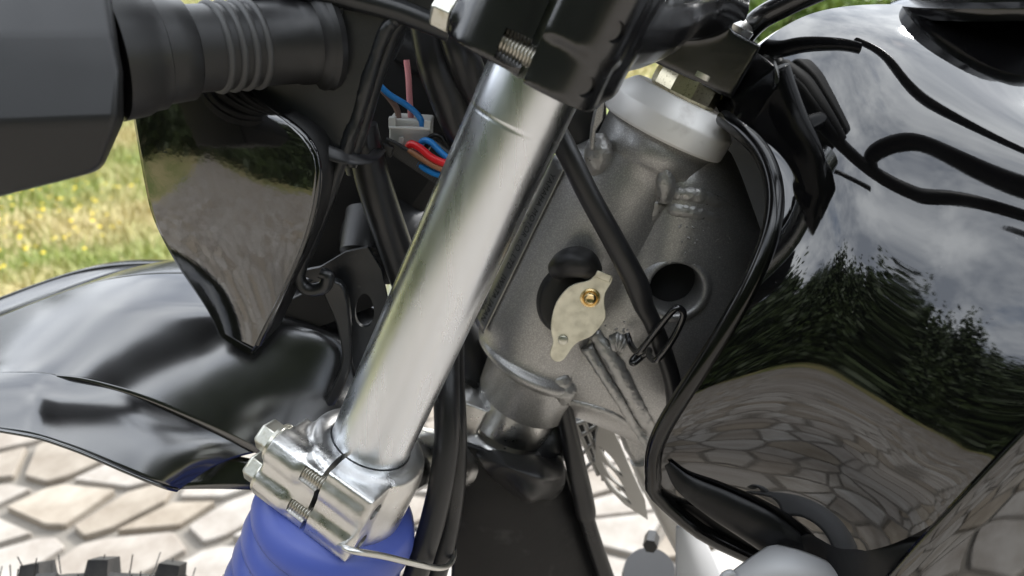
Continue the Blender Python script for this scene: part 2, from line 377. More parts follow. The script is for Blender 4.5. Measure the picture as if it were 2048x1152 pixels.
# grass
def blades(name, n, box, test, h, wd, m, seedlean=.5):
    x = rng.uniform(box[0], box[1], n*3); y = rng.uniform(box[2], box[3], n*3)
    k = [i for i in range(n*3) if test(x[i], y[i])][:n]; x, y = x[k], y[k]; n = len(k)
    z = np.full(n, -.035); hh = h*rng.uniform(.4, 1.2, n); a = rng.uniform(0, 2*np.pi, n); w = wd*rng.uniform(.6, 1.3, n)
    lx, ly = rng.normal(0, seedlean, n)*hh, rng.normal(0, seedlean, n)*hh
    dx, dy = np.cos(a)*w, np.sin(a)*w
    v = np.stack([np.stack([x-dx, y-dy, z], 1), np.stack([x+dx, y+dy, z], 1), np.stack([x+lx*.4+dx*.7, y+ly*.4+dy*.7, z+hh*.6], 1), np.stack([x+lx*.4-dx*.7, y+ly*.4-dy*.7, z+hh*.6], 1), np.stack([x+lx, y+ly, z+hh], 1)], 1).reshape(-1, 3)
    b = np.arange(n)*5
    f = np.concatenate([np.stack([b, b+1, b+2], 1), np.stack([b, b+2, b+3], 1), np.stack([b+3, b+2, b+4], 1)])
    me = bpy.data.meshes.new(name); me.vertices.add(len(v)); me.vertices.foreach_set('co', v.ravel())
    me.loops.add(len(f)*3); me.loops.foreach_set('vertex_index', f.ravel()); me.polygons.add(len(f))
    me.polygons.foreach_set('loop_start', np.arange(len(f))*3); me.polygons.foreach_set('loop_total', np.full(len(f), 3)); me.update(); me.validate()
    return link(name, me, m, smooth=False, kind='stuff')
grass_ok = lambda x, y: not on_paving(x, y) and not (x < -5 and y > -4)
g = blades('grass', 60000, (.6, 5.5, -7, -.2), grass_ok, .07, .004, M['blade'])
g['label'] = 'sunlit patchy lawn grass left of the motorcycle cowl'; g['category'] = 'grass'
g = blades('tall_dry_grass', 22000, (-14, 8, -22, -6), grass_ok, .22, .012, M['blade'])
g['label'] = 'far dry grass showing above the fuel tank'; g['category'] = 'grass'
def flowers():
    mbf = MB()
    for _ in range(260):
        # patches of small composite flowers
        cx, cy = [(2.2, -2.5), (2.5, -2.9), (1.95, -2.35), (2.9, -3.6), (2.15, -3.1)][rng.integers(5)]
        x, y = cx+rng.normal(0, .3), cy+rng.normal(0, .28)
        if not grass_ok(x, y): continue
        z = rng.uniform(.0, .06); r = rng.uniform(.005, .010); tl = rng.normal(0, .3, 2)
        v = [(x, y, z+.003)]+[(x+math.cos(a)*r, y+math.sin(a)*r, z+r*(math.cos(a)*tl[0]+math.sin(a)*tl[1])) for a in np.linspace(0, 2*math.pi, 7)[:-1]]
        mbf.add(v, [(0, 1+i, 1+(i+1) % 6) for i in range(6)])
    o = mbf.build('flowers', M['flower'], smooth=False, kind='stuff'); o['label'] = 'small yellow wild flowers scattered through the lawn'; o['category'] = 'flowers'
flowers()
def leaves_geo(c, rad, n, size, squash=1.0):
    "leaf clumps spread through an uneven crown"
    k = max(8, n//60); cl = rng.normal(0, 1, (k, 3)); cl /= np.linalg.norm(cl, axis=1)[:, None]; cl *= (rng.uniform(.25, 1, k)**.5)[:, None]*A(rad)
    p = cl[rng.integers(k, size=n)] + rng.normal(0, .17, (n, 3))*A(rad) + A(c)
    a = rng.normal(0, 1, (n, 3)); a /= np.linalg.norm(a, axis=1)[:, None]; b = np.cross(a, rng.normal(0, 1, (n, 3))); b /= np.linalg.norm(b, axis=1)[:, None]
    s = size*rng.uniform(.6, 1.4, n)[:, None]
    return np.stack([p-a*s, p+b*s*.5, p+a*s, p-b*s*.5], 1)
def quads_obj(name, q, m, parent=None, kind=None):
    n = len(q); v = q.reshape(-1, 3); me = bpy.data.meshes.new(name); me.vertices.add(n*4); me.vertices.foreach_set('co', v.ravel())
    me.loops.add(n*4); me.loops.foreach_set('vertex_index', np.arange(n*4)); me.polygons.add(n)
    me.polygons.foreach_set('loop_start', np.arange(n)*4); me.polygons.foreach_set('loop_total', np.full(n, 4)); me.update()
    return link(name, me, m, parent, smooth=False, kind=kind)
# far woods that close the garden on every side (they show in the paint)
q = []
for i in range(64):     # behind the photographer
    x = -15+i*.47+rng.uniform(-.4, .4); y = 6.9+rng.uniform(-.3, 1.6); h = rng.uniform(5.2, 7.6)
    q.append(leaves_geo((x, y, h*.47), (1.1, .9, h*.50), 3000, .16)); q.append(leaves_geo((x, y-.2, .55), (1.0, .5, .6), 900, .12))
for i in range(16):     # unseen trees added ahead of the bike to darken the tank's reflection
    x = rng.uniform(9, 12); y = -0.5+i*.52; h = rng.uniform(3.6, 4.8)
    q.append(leaves_geo((x, y, h*.48), (1.1, 1.1, h*.5), 2400, .17))
for i in range(40):
    an = math.radians(rng.uniform(95, 400)); d = rng.uniform(26, 42); x, y = math.sin(an)*d, math.cos(an)*d
    if y > 7: continue
    h = rng.uniform(5, 10); q.append(leaves_geo((x, y, h*.5), (3, 3, h*.5), 1700, .3))
w = quads_obj('woods', np.concatenate(q), M['leaf'], kind='stuff'); w['label'] = 'dark dense woods that close in the garden'; w['category'] = 'woods'
def shrub(x, y, h, r, label, n=3500):
    e = bpy.data.objects.new('shrub', None); COL.objects.link(e); e.location = (x, y, -.035); e['label'] = label; e['category'] = 'shrub'; e['group'] = 'shrubs beyond the lawn'
    quads_obj('foliage', leaves_geo((0, 0, h*.55), (r, r, h*.5), n, .055), M['bushleaf'], e)
    tube('stem', [(0, 0, 0), (.03, .02, h*.3), (-.02, .05, h*.6)], [.04, .03, .015], M['bark'], e, seg=7, sub=3)
shrub(-3.15, -8.6, .95, .75, 'round bright green shrub beside the tank front')
shrub(-4.75, -10.8, 1.15, 1.0, 'wider green shrub just above the tank shoulder', 4500)
# ================================================================== MOTORCYCLE
moto = bpy.data.objects.new('motorcycle', None); COL.objects.link(moto); moto.location = (0, 0, 0)
moto['label'] = 'black trail motorcycle with bare silver fork tube and blue gaiter'; moto['category'] = 'motorcycle'
# ---- fork legs
prof = [(-.08, .0215), (-.06, .0215), (0, .0215), (.06, .0215), (.12, .0215), (.17, .0215), (.19, .0215), (.1905, .0215), (.1910, .02142), (.1922, .02142), (.1927, .02158), (.1932, .02158), (.20, .02158), (.22, .02158), (.30, .02158)]
fork = lathe('fork_tube', F0, U, prof, M['alu'], moto, seg=96, sharp=60)
fr = fork.copy(); COL.objects.link(fr); fr.location = (0, -.2, 0)
gp = [(-.03, .025)]
for i in range(9):
    s = -.038-i*.0185; gp += [(s, .034 if i == 0 else .0375), (s-.0012, .0395), (s-.004, .0425), (s-.008, .0447), (s-.0125, .0460), (s-.0160, .0463), (s-.0175, .0458), (s-.0180, .0448), (s-.0176, .0380)]
gait = lathe('fork_gaiter', F0, U, gp, M['blue'], moto, seg=72, sharp=48, cap=False); gr = gait.copy(); COL.objects.link(gr); gr.location = (0, -.2, 0)
# ---- lower clamp
Bd = A([-.9135*1, 0, 0]); 
bd = -NN*.916+YY*.40; bd /= np.linalg.norm(bd)         # pinch-bolt axis
ed = NN*.40+YY*.916; ed /= np.linalg.norm(ed)          # the way the ears stick out
def FE(s, b, e): return F0 + U*s + bd*b + ed*e
parts = [lathe_geo(F0, U, [(-.040, .030), (-.036, .033), (-.004, .033), (.004, .031), (.006, .026)], 48)]
# two ears
def ear(b0, b1, e0, e1, s0, s1):
    return box_geo(F0, bd, ed, U, (b0, e0, s0), (b1, e1, s1))
bc = -.004
parts += [ear(-.0370, -.0030, .006, .0350, -.0375, .000), ear(-.004, .0255, .006, .0352, -.0380, .004)]
parts += [lathe_geo(FE(-.0085, -.0378, .0265), bd, [(0, .0105), (.020, .0112), (.025, .0095), (.034, .0100)], 28), lathe_geo(FE(-.0285, -.0378, .0265), bd, [(0, .0105), (.020, .0112), (.025, .0095), (.034, .0100)], 28), lathe_geo(FE(-.0075, -.003, .0255), bd, [(0, .0115), (.026, .0118), (.029, .0095)], 28), lathe_geo(FE(-.0270, -.003, .0255), bd, [(0, .0115), (.026, .0118), (.029, .0095)], 28)]
# arm to the steering stem, and the stem's foot
armA, armB = FK(-.02, -.012, -.02), ST(-.03, .012, .012)
parts += [tube_geo([FK(-.021, -.004, .0), FK(-.021, -.03, -.035), ST(-.03, .03, .03), ST(-.03, .0, .0)], [.022, .019, .018, .022], seg=16, sub=5),
          lathe_geo(S0, U, [(-.040, .030), (-.036, .0335), (-.012, .0335), (-.008, .031)], 40),
          box_geo(S0, NN, YY, U, (.020, -.01, -.03), (.040, .022, .012)),
          tube_geo([ST(-.03, 0, 0), ST(-.03, .03, -.06), FK(-.021, -.01, -.2)], [.022, .018, .022], seg=14, sub=4)]
slit = box_geo(F0, bd, ed, U, (-.0042, .014, -.08), (-.0014, .08, .03))
slot = [lathe_geo(FE(s_+.0008, -.0145, .0368), bd, [(0, .0044), (.002, .0049), (.0125, .0050)], 20) for s_ in (-.0065, -.0285)]
holes = [lathe_geo(FE(s_, .016, .0260), bd, [(0, .0044), (.03, .0046)], 20) for s_ in (-.0075, -.0290)]
bore = lathe_geo(F0, U, [(-.02, .0222), (.02, .0222)], 48)
# the raised casting line
lc = cast('lower_fork_clamp', parts, .0010, 14, M['cast'], moto, cuts=[slit, bore]+slot+holes)
def hexbolt(c, ax, r, h, m, parent, washer=True):
    a6 = [(0, r*.98), (h*.85, r), (h, r*.86)]
    b = lathe('bolt_head', c, ax, a6, m, parent, seg=6, sharp=30); bevel(b, .0005, 2)
    if washer: lathe('washer', A(c)-A(ax)*.0018, ax, [(0, r*1.22), (.0016, r*1.22)], m, parent, seg=32)
    return b
def stud(c, ax, r, L, m, parent, pitch=.0015):
    pr = []
    k = int(L/pitch)
    for i in range(k): pr += [(i*pitch, r*.84), (i*pitch+pitch*.45, r), (i*pitch+pitch*.6, r)]
    return lathe('bolt_thread', c, ax, pr, m, parent, seg=20, sharp=80)
for s_ in (-.0075, -.0290):
    hexbolt(FE(s_, -.0382, .026), -bd, .0088, .0085, M['bolt'], lc)
    stud(FE(s_+.001, -.028, .0315), bd, .0044, .036, M['thread'], lc)
lcb = BVHTree.FromPolygons([v_.co.copy() for v_ in lc.data.vertices], [tuple(p_.vertices) for p_ in lc.data.polygons])
def snap(tree, p_, far=.01):
    h_ = tree.find_nearest(Vector(p_))[0]; return A(h_) if h_ is not None else A(p_)
# ---- upper clamp
def rblock(o, e1_, e2_, ax, a0, a1, b0, b1, s0, s1, rl, rr_):
    "a block along ax whose two outer upright corners are rounded"
    c = [(a0, b0), (a1, b0)] + [(a1-rr_+rr_*math.cos(t), b1-rr_+rr_*math.sin(t)) for t in np.linspace(0, math.pi/2, 9)] + [(a0+rl-rl*math.sin(t), b1-rl+rl*math.cos(t)) for t in np.linspace(0, math.pi/2, 9)]
    k = len(c); q = [o+e1_*x+e2_*y for x, y in c]
    return [p_+ax*s0 for p_ in q]+[p_+ax*s1 for p_ in q], [tuple(reversed(range(k))), tuple(range(k, 2*k))]+[(i, (i+1) % k, k+(i+1) % k, k+i) for i in range(k)]
UB = .2125
parts = [lathe_geo(FK(0, 0, 0), U, [(UB+.002, .028), (UB+.004, .0325), (UB+.008, .0345), (UB+.062, .0345)], 48)]
bu = -NN*.96+YY*.28; bu /= np.linalg.norm(bu); eu = NN*.28+YY*.96; eu /= np.linalg.norm(eu)
def FU(s, b, e): return F0 + U*s + bu*b + eu*e
parts += [rblock(F0, bu, eu, U, -.0350, -.001, .000, .0355, UB+.001, UB+.06, .017, .005), rblock(F0, bu, eu, U, .000, .0305, .000, .0345, UB-.001, UB+.020, .006, .016),
          rblock(F0, bu, eu, U, .0003, .0318, .000, .0362, UB+.0195, UB+.06, .006, .017), box_geo(F0, bu, eu, U, (-.004, .004, UB), (.004, .032, UB+.06)),
          lathe_geo(FU(UB+.010, -.036, .020), bu, [(0, .0095), (.02, .0105)], 20)]
boss = S0+U*.262
parts += [box_geo(S0, NN, YY, U, (-.021, -.030, .2460), (.034, .019, .277)),
          tube_geo([FK(UB+.034, -.005, 0), FK(UB+.044, -.03, -.03), ST(.281, .032, .024), ST(.284, .002, -.002)], [.030, .028, .0215, .0175], seg=20, sub=5),
          tube_geo([ST(.262, 0, 0), ST(.262, .03, -.05), FK(UB+.03, 0, -.2)], [.018, .02, .03], seg=14, sub=4)]
slit = box_geo(F0, bu, eu, U, (-.0004, .014, UB-.03), (.0026, .08, UB+.09))
slot = [lathe_geo(FU(UB+.0092, -.0112, .0372), bu, [(0, .0064), (.0115, .0070)], 20)]
dim = [lathe_geo(FU(UB+.0085, .0262, .0300), bu*.7+eu*.7, [(-.0025, .0042), (.01, .0046)], 20), lathe_geo(FU(UB+.031, .0272, .0315), bu*.7+eu*.7, [(-.0025, .0042), (.01, .0046)], 20)]
uc = cast('upper_fork_clamp', parts, .0010, 22, M['satin'], moto, cuts=[slit]+slot+dim)
hexbolt(FU(UB+.0095, -.0362, .020), -bu, .0088, .0085, M['bolt'], uc, washer=False)
stud(FU(UB+.0092, -.012, .0292), bu, .0046, .018, M['thread'], uc)
lathe('stem_washer', ST(.2772, 0, 0), U, [(0, .018), (.003, .0185), (.006, .016), (.008, .011)], M['cast'], uc, seg=36)
# ---- head tube (wide towards the front), its cups and cover
HA, HB, HC = .042, .031, .008
def HT(s, phi, off=0.0):
    a = math.radians(phi); k = 1.0
    return S0 + U*s + NN*(HC+(HA+off)*math.cos(a)) + YY*((HB+off)*math.sin(a))
def lerp(a, b, t): return a+(b-a)*max(0, min(1, t))
rings = []
sec = [(.017, .0300, .0305, -.001), (.0185, .0312, .0318, -.001), (.043, .0322, .0330, .001), (.0445, .0335, .0338, .002), (.0465, .0368, .0358, .004), (.0490, .0388, .0366, .0055), (.0515, .0392, .0352, .006), (.0530, .0388, .0322, .0065), (.0545, .0388, .0312, .0068), (.060, .0405, .031, .0075)]
sec += [(s_, HA, HB, HC) for s_ in np.linspace(.068, .165, 9)]
sec += [(.175, .040, .0308, .0075), (.186, .0365, .0305, .005), (.1945, .0325, .0302, .002), (.1965, .0325, .0315, .001), (.198, .0330, .033, 0), (.2125, .0330, .033, 0), (.2135, .031, .031, 0)]
a = np.linspace(0, 2*math.pi, 80, endpoint=False)
g = A([S0 + U*s_ + np.cos(a)[:, None]*NN*A_ + NN*c_ + np.sin(a)[:, None]*YY*B_ for s_, A_, B_, c_ in sec])
v, f = fromgrid(g, closev=True)
ht = obj('head_tube', v, f, M['frame'], moto, sharp=70)
lathe('stem_end', ST(-.012, 0, 0), U, [(.008, .0285), (.031, .0285)], M['cast'], ht, seg=48)
lathe('bearing_cover', S0, U, [(.2128, .030), (.2128, .0362), (.2140, .0370), (.2245, .0374), (.2262, .0368), (.2345, .0285), (.2355, .0270), (.2355, .015)], M['cover'], moto, seg=80, sharp=30)
lathe('stem_nut', S0, U, [(.2352, .0185), (.2372, .0198), (.2430, .0198), (.247, .0190)], M['brass'], moto, seg=10, sharp=25)
lathe('stem_collar', S0, U, [(.249, .0195), (.252, .0195)], M['cut'], moto, seg=40)
# ---- data plate on the front-left of the head tube
ps0, ps1, pf0, pf1 = .0600, .1770, 7.5, 31.5
def plate_pts(o_, s0, s1, f0, f1, ns=24, nf=10): return A([[HT(s_, f_, o_) for f_ in np.linspace(f0, f1, nf)] for s_ in np.linspace(s0, s1, ns)])
g0 = plate_pts(.0012, ps0, ps1, pf0, pf1)
dp = sheet('data_plate', g0, M['plate'], moto, thick=.0008)
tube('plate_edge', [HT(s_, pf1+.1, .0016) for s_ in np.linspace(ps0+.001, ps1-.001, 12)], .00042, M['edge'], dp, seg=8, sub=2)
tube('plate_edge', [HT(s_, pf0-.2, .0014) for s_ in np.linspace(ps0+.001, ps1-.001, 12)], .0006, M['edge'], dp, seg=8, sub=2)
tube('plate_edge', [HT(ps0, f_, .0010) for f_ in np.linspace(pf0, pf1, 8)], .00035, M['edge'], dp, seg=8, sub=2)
def lettering(txt, s_start, s_end, phi_base, hgt):
    cu = bpy.data.curves.new('t', 'FONT'); cu.body = txt; cu.size = 1; cu.space_character = 1.12; cu.extrude = 0
    to = bpy.data.objects.new('t', cu); COL.objects.link(to); dg = bpy.context.evaluated_depsgraph_get(); dg.update()
    me = bpy.data.meshes.new_from_object(to.evaluated_get(dg)); bpy.data.objects.remove(to)
    co = A([v_.co[:] for v_ in me.vertices]); x0, x1 = co[:, 0].min(), co[:, 0].max(); k = (s_end-s_start)/(x1-x0)
    arc = math.degrees(1/ .037)
    for i, v_ in enumerate(me.vertices):
        v_.co = HT(s_start+(co[i, 0]-x0)*k, phi_base+co[i, 1]/.72*hgt*arc, .0024)
    return link('lettering', me, M['ink'], dp, smooth=False)
lettering('YAMAHA MOTOR CO.,LTD.  IWATA JAPAN', .1685, .0665, 20.0, .0052)
lettering('3 Y', .140, .131, 11.0, .0042)
lettering('20', .0775, .0715, 11.0, .0042)
# ---- frame: the big domed backbone box behind the head tube
rows = [[(1395,272,0),(1420,274,0),(1445,290,0),(1462,306,0)],
        [(1330,318,.020),(1390,312,.030),(1440,322,.024),(1482,345,0)],
        [(1315,380,.022),(1385,388,.039),(1450,392,.034),(1502,408,0)],
        [(1285,440,.020),(1370,450,.041),(1460,460,.038),(1530,480,0)],
        [(1225,540,.020),(1340,560,.043),(1460,570,.040),(1560,600,0)],
        [(1160,630,.020),(1290,660,.042),(1420,680,.040),(1540,720,0)],
        [(1112,715,.022),(1230,760,.037),(1360,800,.037),(1500,850,0)],
        [(1095,800,.022),(1205,835,.034),(1320,895,.034),(1460,970,0)],
        [(1100,818,.002),(1210,850,.002),(1320,910,.002),(1460,980,.002)]]
g = bsurf(LP(rows), 120, 84); v, f = fromgrid(g); v2, f2 = fromgrid(mirror(g), flip=True)
mb = MB().add(v, f).add(v2, f2); fo = obj('frame_gusset', mb.v, mb.f, M['frame'])
bvh = BVHTree.FromPolygons([v_.co.copy() for v_ in fo.data.vertices], [tuple(p_.vertices) for p_ in fo.data.polygons])
def near(x, y):
    "where the photo ray meets the backbone box"
    loc = bvh.ray_cast(Vector(CAM), Vector(ray(x, y)).normalized())[0]
    return A(loc) if loc is not None else P(x, y, .030)
hc = near(1352, 578); hn = A([.05, 1, .12]); hn /= np.linalg.norm(hn)
bm = bmesh.new(); bm.from_mesh(fo.data); dead = []
for f_ in bm.faces:
    d_ = A(f_.calc_center_median())-hc; h_ = d_@hn
    if np.linalg.norm(d_-hn*h_) < .0166 and d_[1] > -.02: dead.append(f_)
bmesh.ops.delete(bm, geom=dead, context='FACES'); bm.to_mesh(fo.data); bm.free()
fg = fo; fg.parent = moto; fg.data.set_sharp_from_angle(angle=math.radians(180))
a = np.linspace(0, 2*math.pi, 49)[:-1]; e1 = A([1., 0, 0])-hn*hn[0]; e1 /= np.linalg.norm(e1); e2 = np.cross(hn, e1)
g = A([[hc+e1*math.cos(t)*r_+e2*math.sin(t)*r_+hn*h_ for t in a] for r_, h_ in ((.021, -.0022), (.0190, .0000), (.0175, .0010), (.0160, .0008), (.0150, -.0010), (.0146, -.006), (.0146, -.022))])
v, f = fromgrid(g, closev=True, flip=True); obj('hole_flange', v, f, M['frame'], fg, sharp=80)
lathe('hole_shade_disc', hc-hn*.024, hn, [(0, .0149), (.003, .0149)], M['inside'], fg)  # black disc standing in for the shade inside the hole
def weld(pts, r, off=0.0, flat=1.0, noise=.06, sub=9, name='weld_bead', m='weld'):
    q_ = [near(x, y) + A([0, off-.0006, 0]) for x, y in pts]
    # a row of small ripples
    c = crom(q_, sub); rr = np.interp(np.linspace(0, 1, len(c)), np.linspace(0, 1, len(r)), r)*(1+.05*np.sin(np.arange(len(c))*1.9)+rng.normal(0, noise, len(c)))
    return tube(name, c, list(rr), M[m], fg, seg=14, sub=1, sharp=180, flat=.6, flatdir=(0, 1, 0))
weld([(1335, 372), (1352, 388), (1390, 392), (1430, 405), (1480, 425)], [.0015, .0042, .0048, .004, .001], -.0006)
weld([(1328, 402), (1350, 420), (1390, 428), (1430, 440), (1462, 452)], [.001, .0045, .0045, .0036, .0008], -.001)
weld([(1318, 400), (1300, 432), (1278, 462), (1256, 494), (1232, 530)], [.0055, .0048, .0036, .0034, .003], .002, sub=5, noise=.02)
weld([(1405, 290), (1370, 318), (1345, 350), (1338, 376)], [.006, .007, .0065, .005], -.001, noise=.03)
weld([(1165, 640), (1140, 690), (1118, 730), (1112, 775)], [.003, .0045, .007, .0075], .002, noise=.05)
weld([(1112, 745), (1122, 780), (1105, 800)], [.007, .009, .005], .004, noise=.06)
weld([(1172, 690), (1205, 745), (1240, 800), (1270, 850), (1310, 910)], [.0042, .0032, .003, .003, .003], .003, noise=.03, name='seam_flange')
weld([(1186, 662), (1222, 715), (1258, 780), (1290, 840), (1318, 880)], [.0040, .0052, .005, .0045, .004], .002, noise=.05, name='seam_flange')
weld([(1222, 690), (1236, 688), (1250, 694)], [.006, .0075, .005], .0, noise=.06)
weld([(1128, 800), (1180, 812), (1225, 828), (1262, 850)], [.003, .0025, .0025, .002], .001, noise=.02, name='seam_flange')
# spatter
mb = MB()
for _ in range(60):
    x, y = [(rng.normal(1325, 14), rng.normal(385, 16)), (rng.normal(1235, 16), rng.normal(668, 10)), (rng.normal(1400, 45), rng.normal(460, 26))][rng.integers(3)]
    c = near(x, y); mb.add(*lathe_geo(c, YY, [(-.0006, .0008), (.0002, .0007), (.0006, .0003)], 6))
mb.build('weld_spatter', M['weld'], fg, kind='stuff')
tab = [HT(.2005, 40, -.004), HT(.196, 52, .003), HT(.186, 58, .004), HT(.178, 46, .003), HT(.181, 34, .001), HT(.190, 30, .000)]
tube('weld_bead', [HT(.2, 44, -.003), HT(.194, 50, -.002), HT(.186, 53, -.003), HT(.178, 50, -.004)], [.004, .0075, .007, .003], M['weld'], ht, seg=14, sub=6, noise=.03)
tube('weld_bead', [HT(.2, 105, -.001), HT(.192, 112, .0), HT(.183, 118, .001)], [.004, .006, .004], M['weld'], ht, seg=12, sub=6, noise=.03)
# ---- steering lock: rubber boot, cover plate
LK = HT(.121, 84, 0); ld = A([.10, .97, .16]); ld /= np.linalg.norm(ld)
lk1 = P(1146, 590, .036)
bt = [lathe_geo(P(1140, 585, .020), ld, [(0, .0195), (.012, .0185), (.018, .0165)], 40, e1=U, s1=1.25), tube_geo([P(1112, 540, .034), P(1136, 526, .042), P(1165, 526, .044), P(1188, 545, .040)], [.006, .0085, .0088, .006], seg=14, sub=6)]
boot = cast('lock_boot', bt, .0011, 4, M['rubber'], moto)
pl = [(1194,541),(1210,546),(1225,552),(1222,566),(1211,585),(1209,606),(1212,628),(1206,645),(1184,670),(1160,681),(1146,692),(1132,712),(1122,721),(1110,721),(1101,712),(1101,700),(1106,682),(1102,660),(1104,632),(1113,603),(1132,578),(1152,566),(1176,560),(1186,552)]
cp = prism('lock_cover', [P(x, y, .047) for x, y in pl], ld*.0016, M['zinc'], moto, bev=.0004, sub=3)
prism('bent_tab', [P(x, y, .0478) for x, y in [(1194,541),(1225,552),(1219,566),(1189,554)]], A([.0004, .0030, .0016]), M['zinc'], cp, bev=.0006)
rv = P(1180, 596, .0496)
lathe('rivet', rv-ld*.001, ld, [(0, .0058), (.0012, .0054), (.0016, .0044), (.001, .0037)], M['gold'], cp, seg=32, cap=True)
lathe('rivet', rv, ld, [(0, .0038), (.0011, .0036), (.0020, .0030), (.0024, .0022), (.0022, .0014), (.0020, .0004)], M['gold'], cp, seg=32)
sc_ = P(1126, 680, .0492)
scr = lathe('screw', sc_, ld, [(0, .0030), (.0008, .0028), (.0012, .0020)], M['bolt'], cp, seg=24)
for k_ in (0, 1):
    d_ = (e1*math.cos(.6+k_*math.pi/2)+e2*math.sin(.6+k_*math.pi/2)); 
# ---- cables and hoses
tube('control_cable', [P(1085, 215, .045), P(1128, 292, .055), P(1180, 395, .058), P(1226, 478, .058), P(1262, 545, .058), P(1278, 580, .057), P(1288, 612, .056), P(1305, 645, .055), P(1326, 700, .053), P(1346, 770, .05), P(1352, 850, .045)],
     [.0058, .0058, .0058, .0060, .0064, .0066, .0056, .0050, .0052, .0052, .0052], M['hose'], moto, seg=20)
tube('control_cable', [P(1118, 770, .012), P(1130, 835, .014), P(1149, 920, .018), P(1164, 985, .02), P(1172, 1028, .021), P(1173, 1033, .021), P(1187, 1080, .023), P(1212, 1152, .026), P(1240, 1230, .03)],
     [.0064, .0066, .0068, .0070, .0070, .0055, .0055, .0056, .0056], M['hose'], moto, seg=20, sub=6)
tube('brake_hose', [P(892, 660, .050), P(893, 740, .064), P(893, 800, .074), P(894, 880, .082), P(884, 960, .088), P(866, 1040, .094), P(843, 1115, .10), P(815, 1200, .104)], .0073, M['hose'], moto, seg=20)
tube('brake_hose', [P(905, 680, .040), P(906, 760, .050), P(910, 840, .062), P(911, 930, .070), P(902, 1020, .076), P(888, 1090, .082), P(868, 1160, .086), P(850, 1220, .09)], .0068, M['hose'], moto, seg=20)
tube('control_cable', [P(1430, 150, -.04), P(1470, 95, -.02), P(1515, 42, .0), P(1570, 10, .01), P(1640, -22, .02), P(1740, -60, .03)], .0062, M['satin'], moto, seg=18)
tube('hose_guide', [FE(-.040, .012, .026), P(700, 1100, .150), P(770, 1113, .140), P(840, 1130, .126), P(880, 1136, .108), P(900, 1128, .094), P(908, 1108, .082), P(898, 1088, .066), P(860, 1072, .055), P(790, 1038, .05), P(750, 1020, .05)], .00165, M['wire'], moto, seg=12)
tube('cable_guide', [P(1254, 668, .040), P(1262, 690, .046), P(1275, 704, .056), P(1290, 690, .060), P(1322, 650, .064), P(1345, 622, .066), P(1358, 616, .066), P(1367, 628, .066), P(1358, 655, .066), P(1335, 695, .066), P(1312, 720, .063), P(1299, 712, .052), P(1298, 700, .045), P(1285, 712, .042), P(1268, 726, .044), P(1264, 722, .042), P(1275, 708, .040)], .0019, M['satin'], moto, seg=12, sub=7)
# ---- headlight bracket: welded plate, stays
def face(pts, Y): return [P(x, y, Y if np.isscalar(Y) else Y(x, y)) for x, y in pts]
bo = [(470,-60),(620,-60),(830,-60),(910,30),(905,66),(840,52),(800,40),(778,44),(758,92),(740,150),(718,225),(700,270),(690,300),(648,304),(612,272),(560,232),(505,196),(480,150),(462,60)]
hb = prism('headlight_bracket', face(bo, .070), A([0, -.004, 0]), M['bracket'], moto, bev=.0012)
tube('weld_bead', face([(792,38),(772,60),(752,112),(735,165),(716,232),(700,272),(690,308)], .0695), [.0030,.0034,.0030,.0036,.0030,.0036,.0034], M['bracket'], hb, seg=12, sub=7, noise=.05)
tube('bracket_flange', face([(800,42),(786,64),(766,118),(748,172),(730,236),(712,290),(700,330)], .064), [.0036]*7, M['bracket'], hb, seg=12, sub=5)
tube('bracket_flange', face([(560,-40),(700,-6),(800,22),(900,62)], .069), [.006,.006,.0055,.005], M['bracket'], hb, seg=12, sub=5)
for q_ in ([(655,5),(665,22),(662,40),(672,52)], [(668,40),(676,20),(690,4)], [(742,4),(752,18),(765,2),(775,14)]):
    tube('weld_bead', face(q_, .0695), [.001, .0026, .0022, .0012][:len(q_)], M['bracket'], hb, seg=10, sub=6, noise=.12)
tube('headlight_stay', face([(688,300),(676,335),(655,395),(625,470),(602,530),(598,556),(608,574),(628,580),(650,572),(655,552),(640,545)], .068), [.0034,.0036,.0036,.0036,.0036,.0036,.0037,.0037,.0037,.0036,.003], M['bracket'], moto, seg=14)
lug = [(640,575),(668,562),(690,580),(700,640),(702,720),(690,770),(668,812),(650,806),(672,760),(684,715),(672,650),(655,610)]
prism('headlight_stay', face(lug, .058), A([0, -.006, 0]), M['bracket'], moto, bev=.0012, sub=2)
# stamped lower bracket with an oval hole
lb = [(590,545),(640,535),(690,505),(735,495),(762,540),(775,600),(800,640),(800,760),(720,800),(705,720),(706,640),(690,582),(640,566)]
lbk = prism('lower_bracket', face(lb, .045), A([0, -.003, 0]), M['inside'], None, bev=0)
dg = bpy.context.evaluated_depsgraph_get()
hv = [P(729+19*math.cos(t)*(1+.15*math.sin(t)), 621+34*math.sin(t), .045) for t in np.linspace(0, 2*math.pi, 25)[:-1]]
hole = (list(A(hv)+A([0, .01, 0]))+list(A(hv)-A([0, .02, 0])), [tuple(range(24)), tuple(range(47, 23, -1))]+[(i, (i+1) % 24, 24+(i+1) % 24, 24+i) for i in range(24)])
lbk = cut(lbk, [hole], M['bracket'], moto, 'lower_bracket')
tube('frame_stay', [P(722, 250, .035), P(738, 330, .034), P(765, 420, .033), P(800, 520, .031), P(835, 620, .03)], [.0085, .0095, .0098, .0098, .0095], M['hose'], moto, seg=20)
tube('frame_stay', [P(700, 240, .03), P(715, 300, .03), P(722, 345, .03)], [.010, .0095, .008], M['rubber'], moto, seg=16)
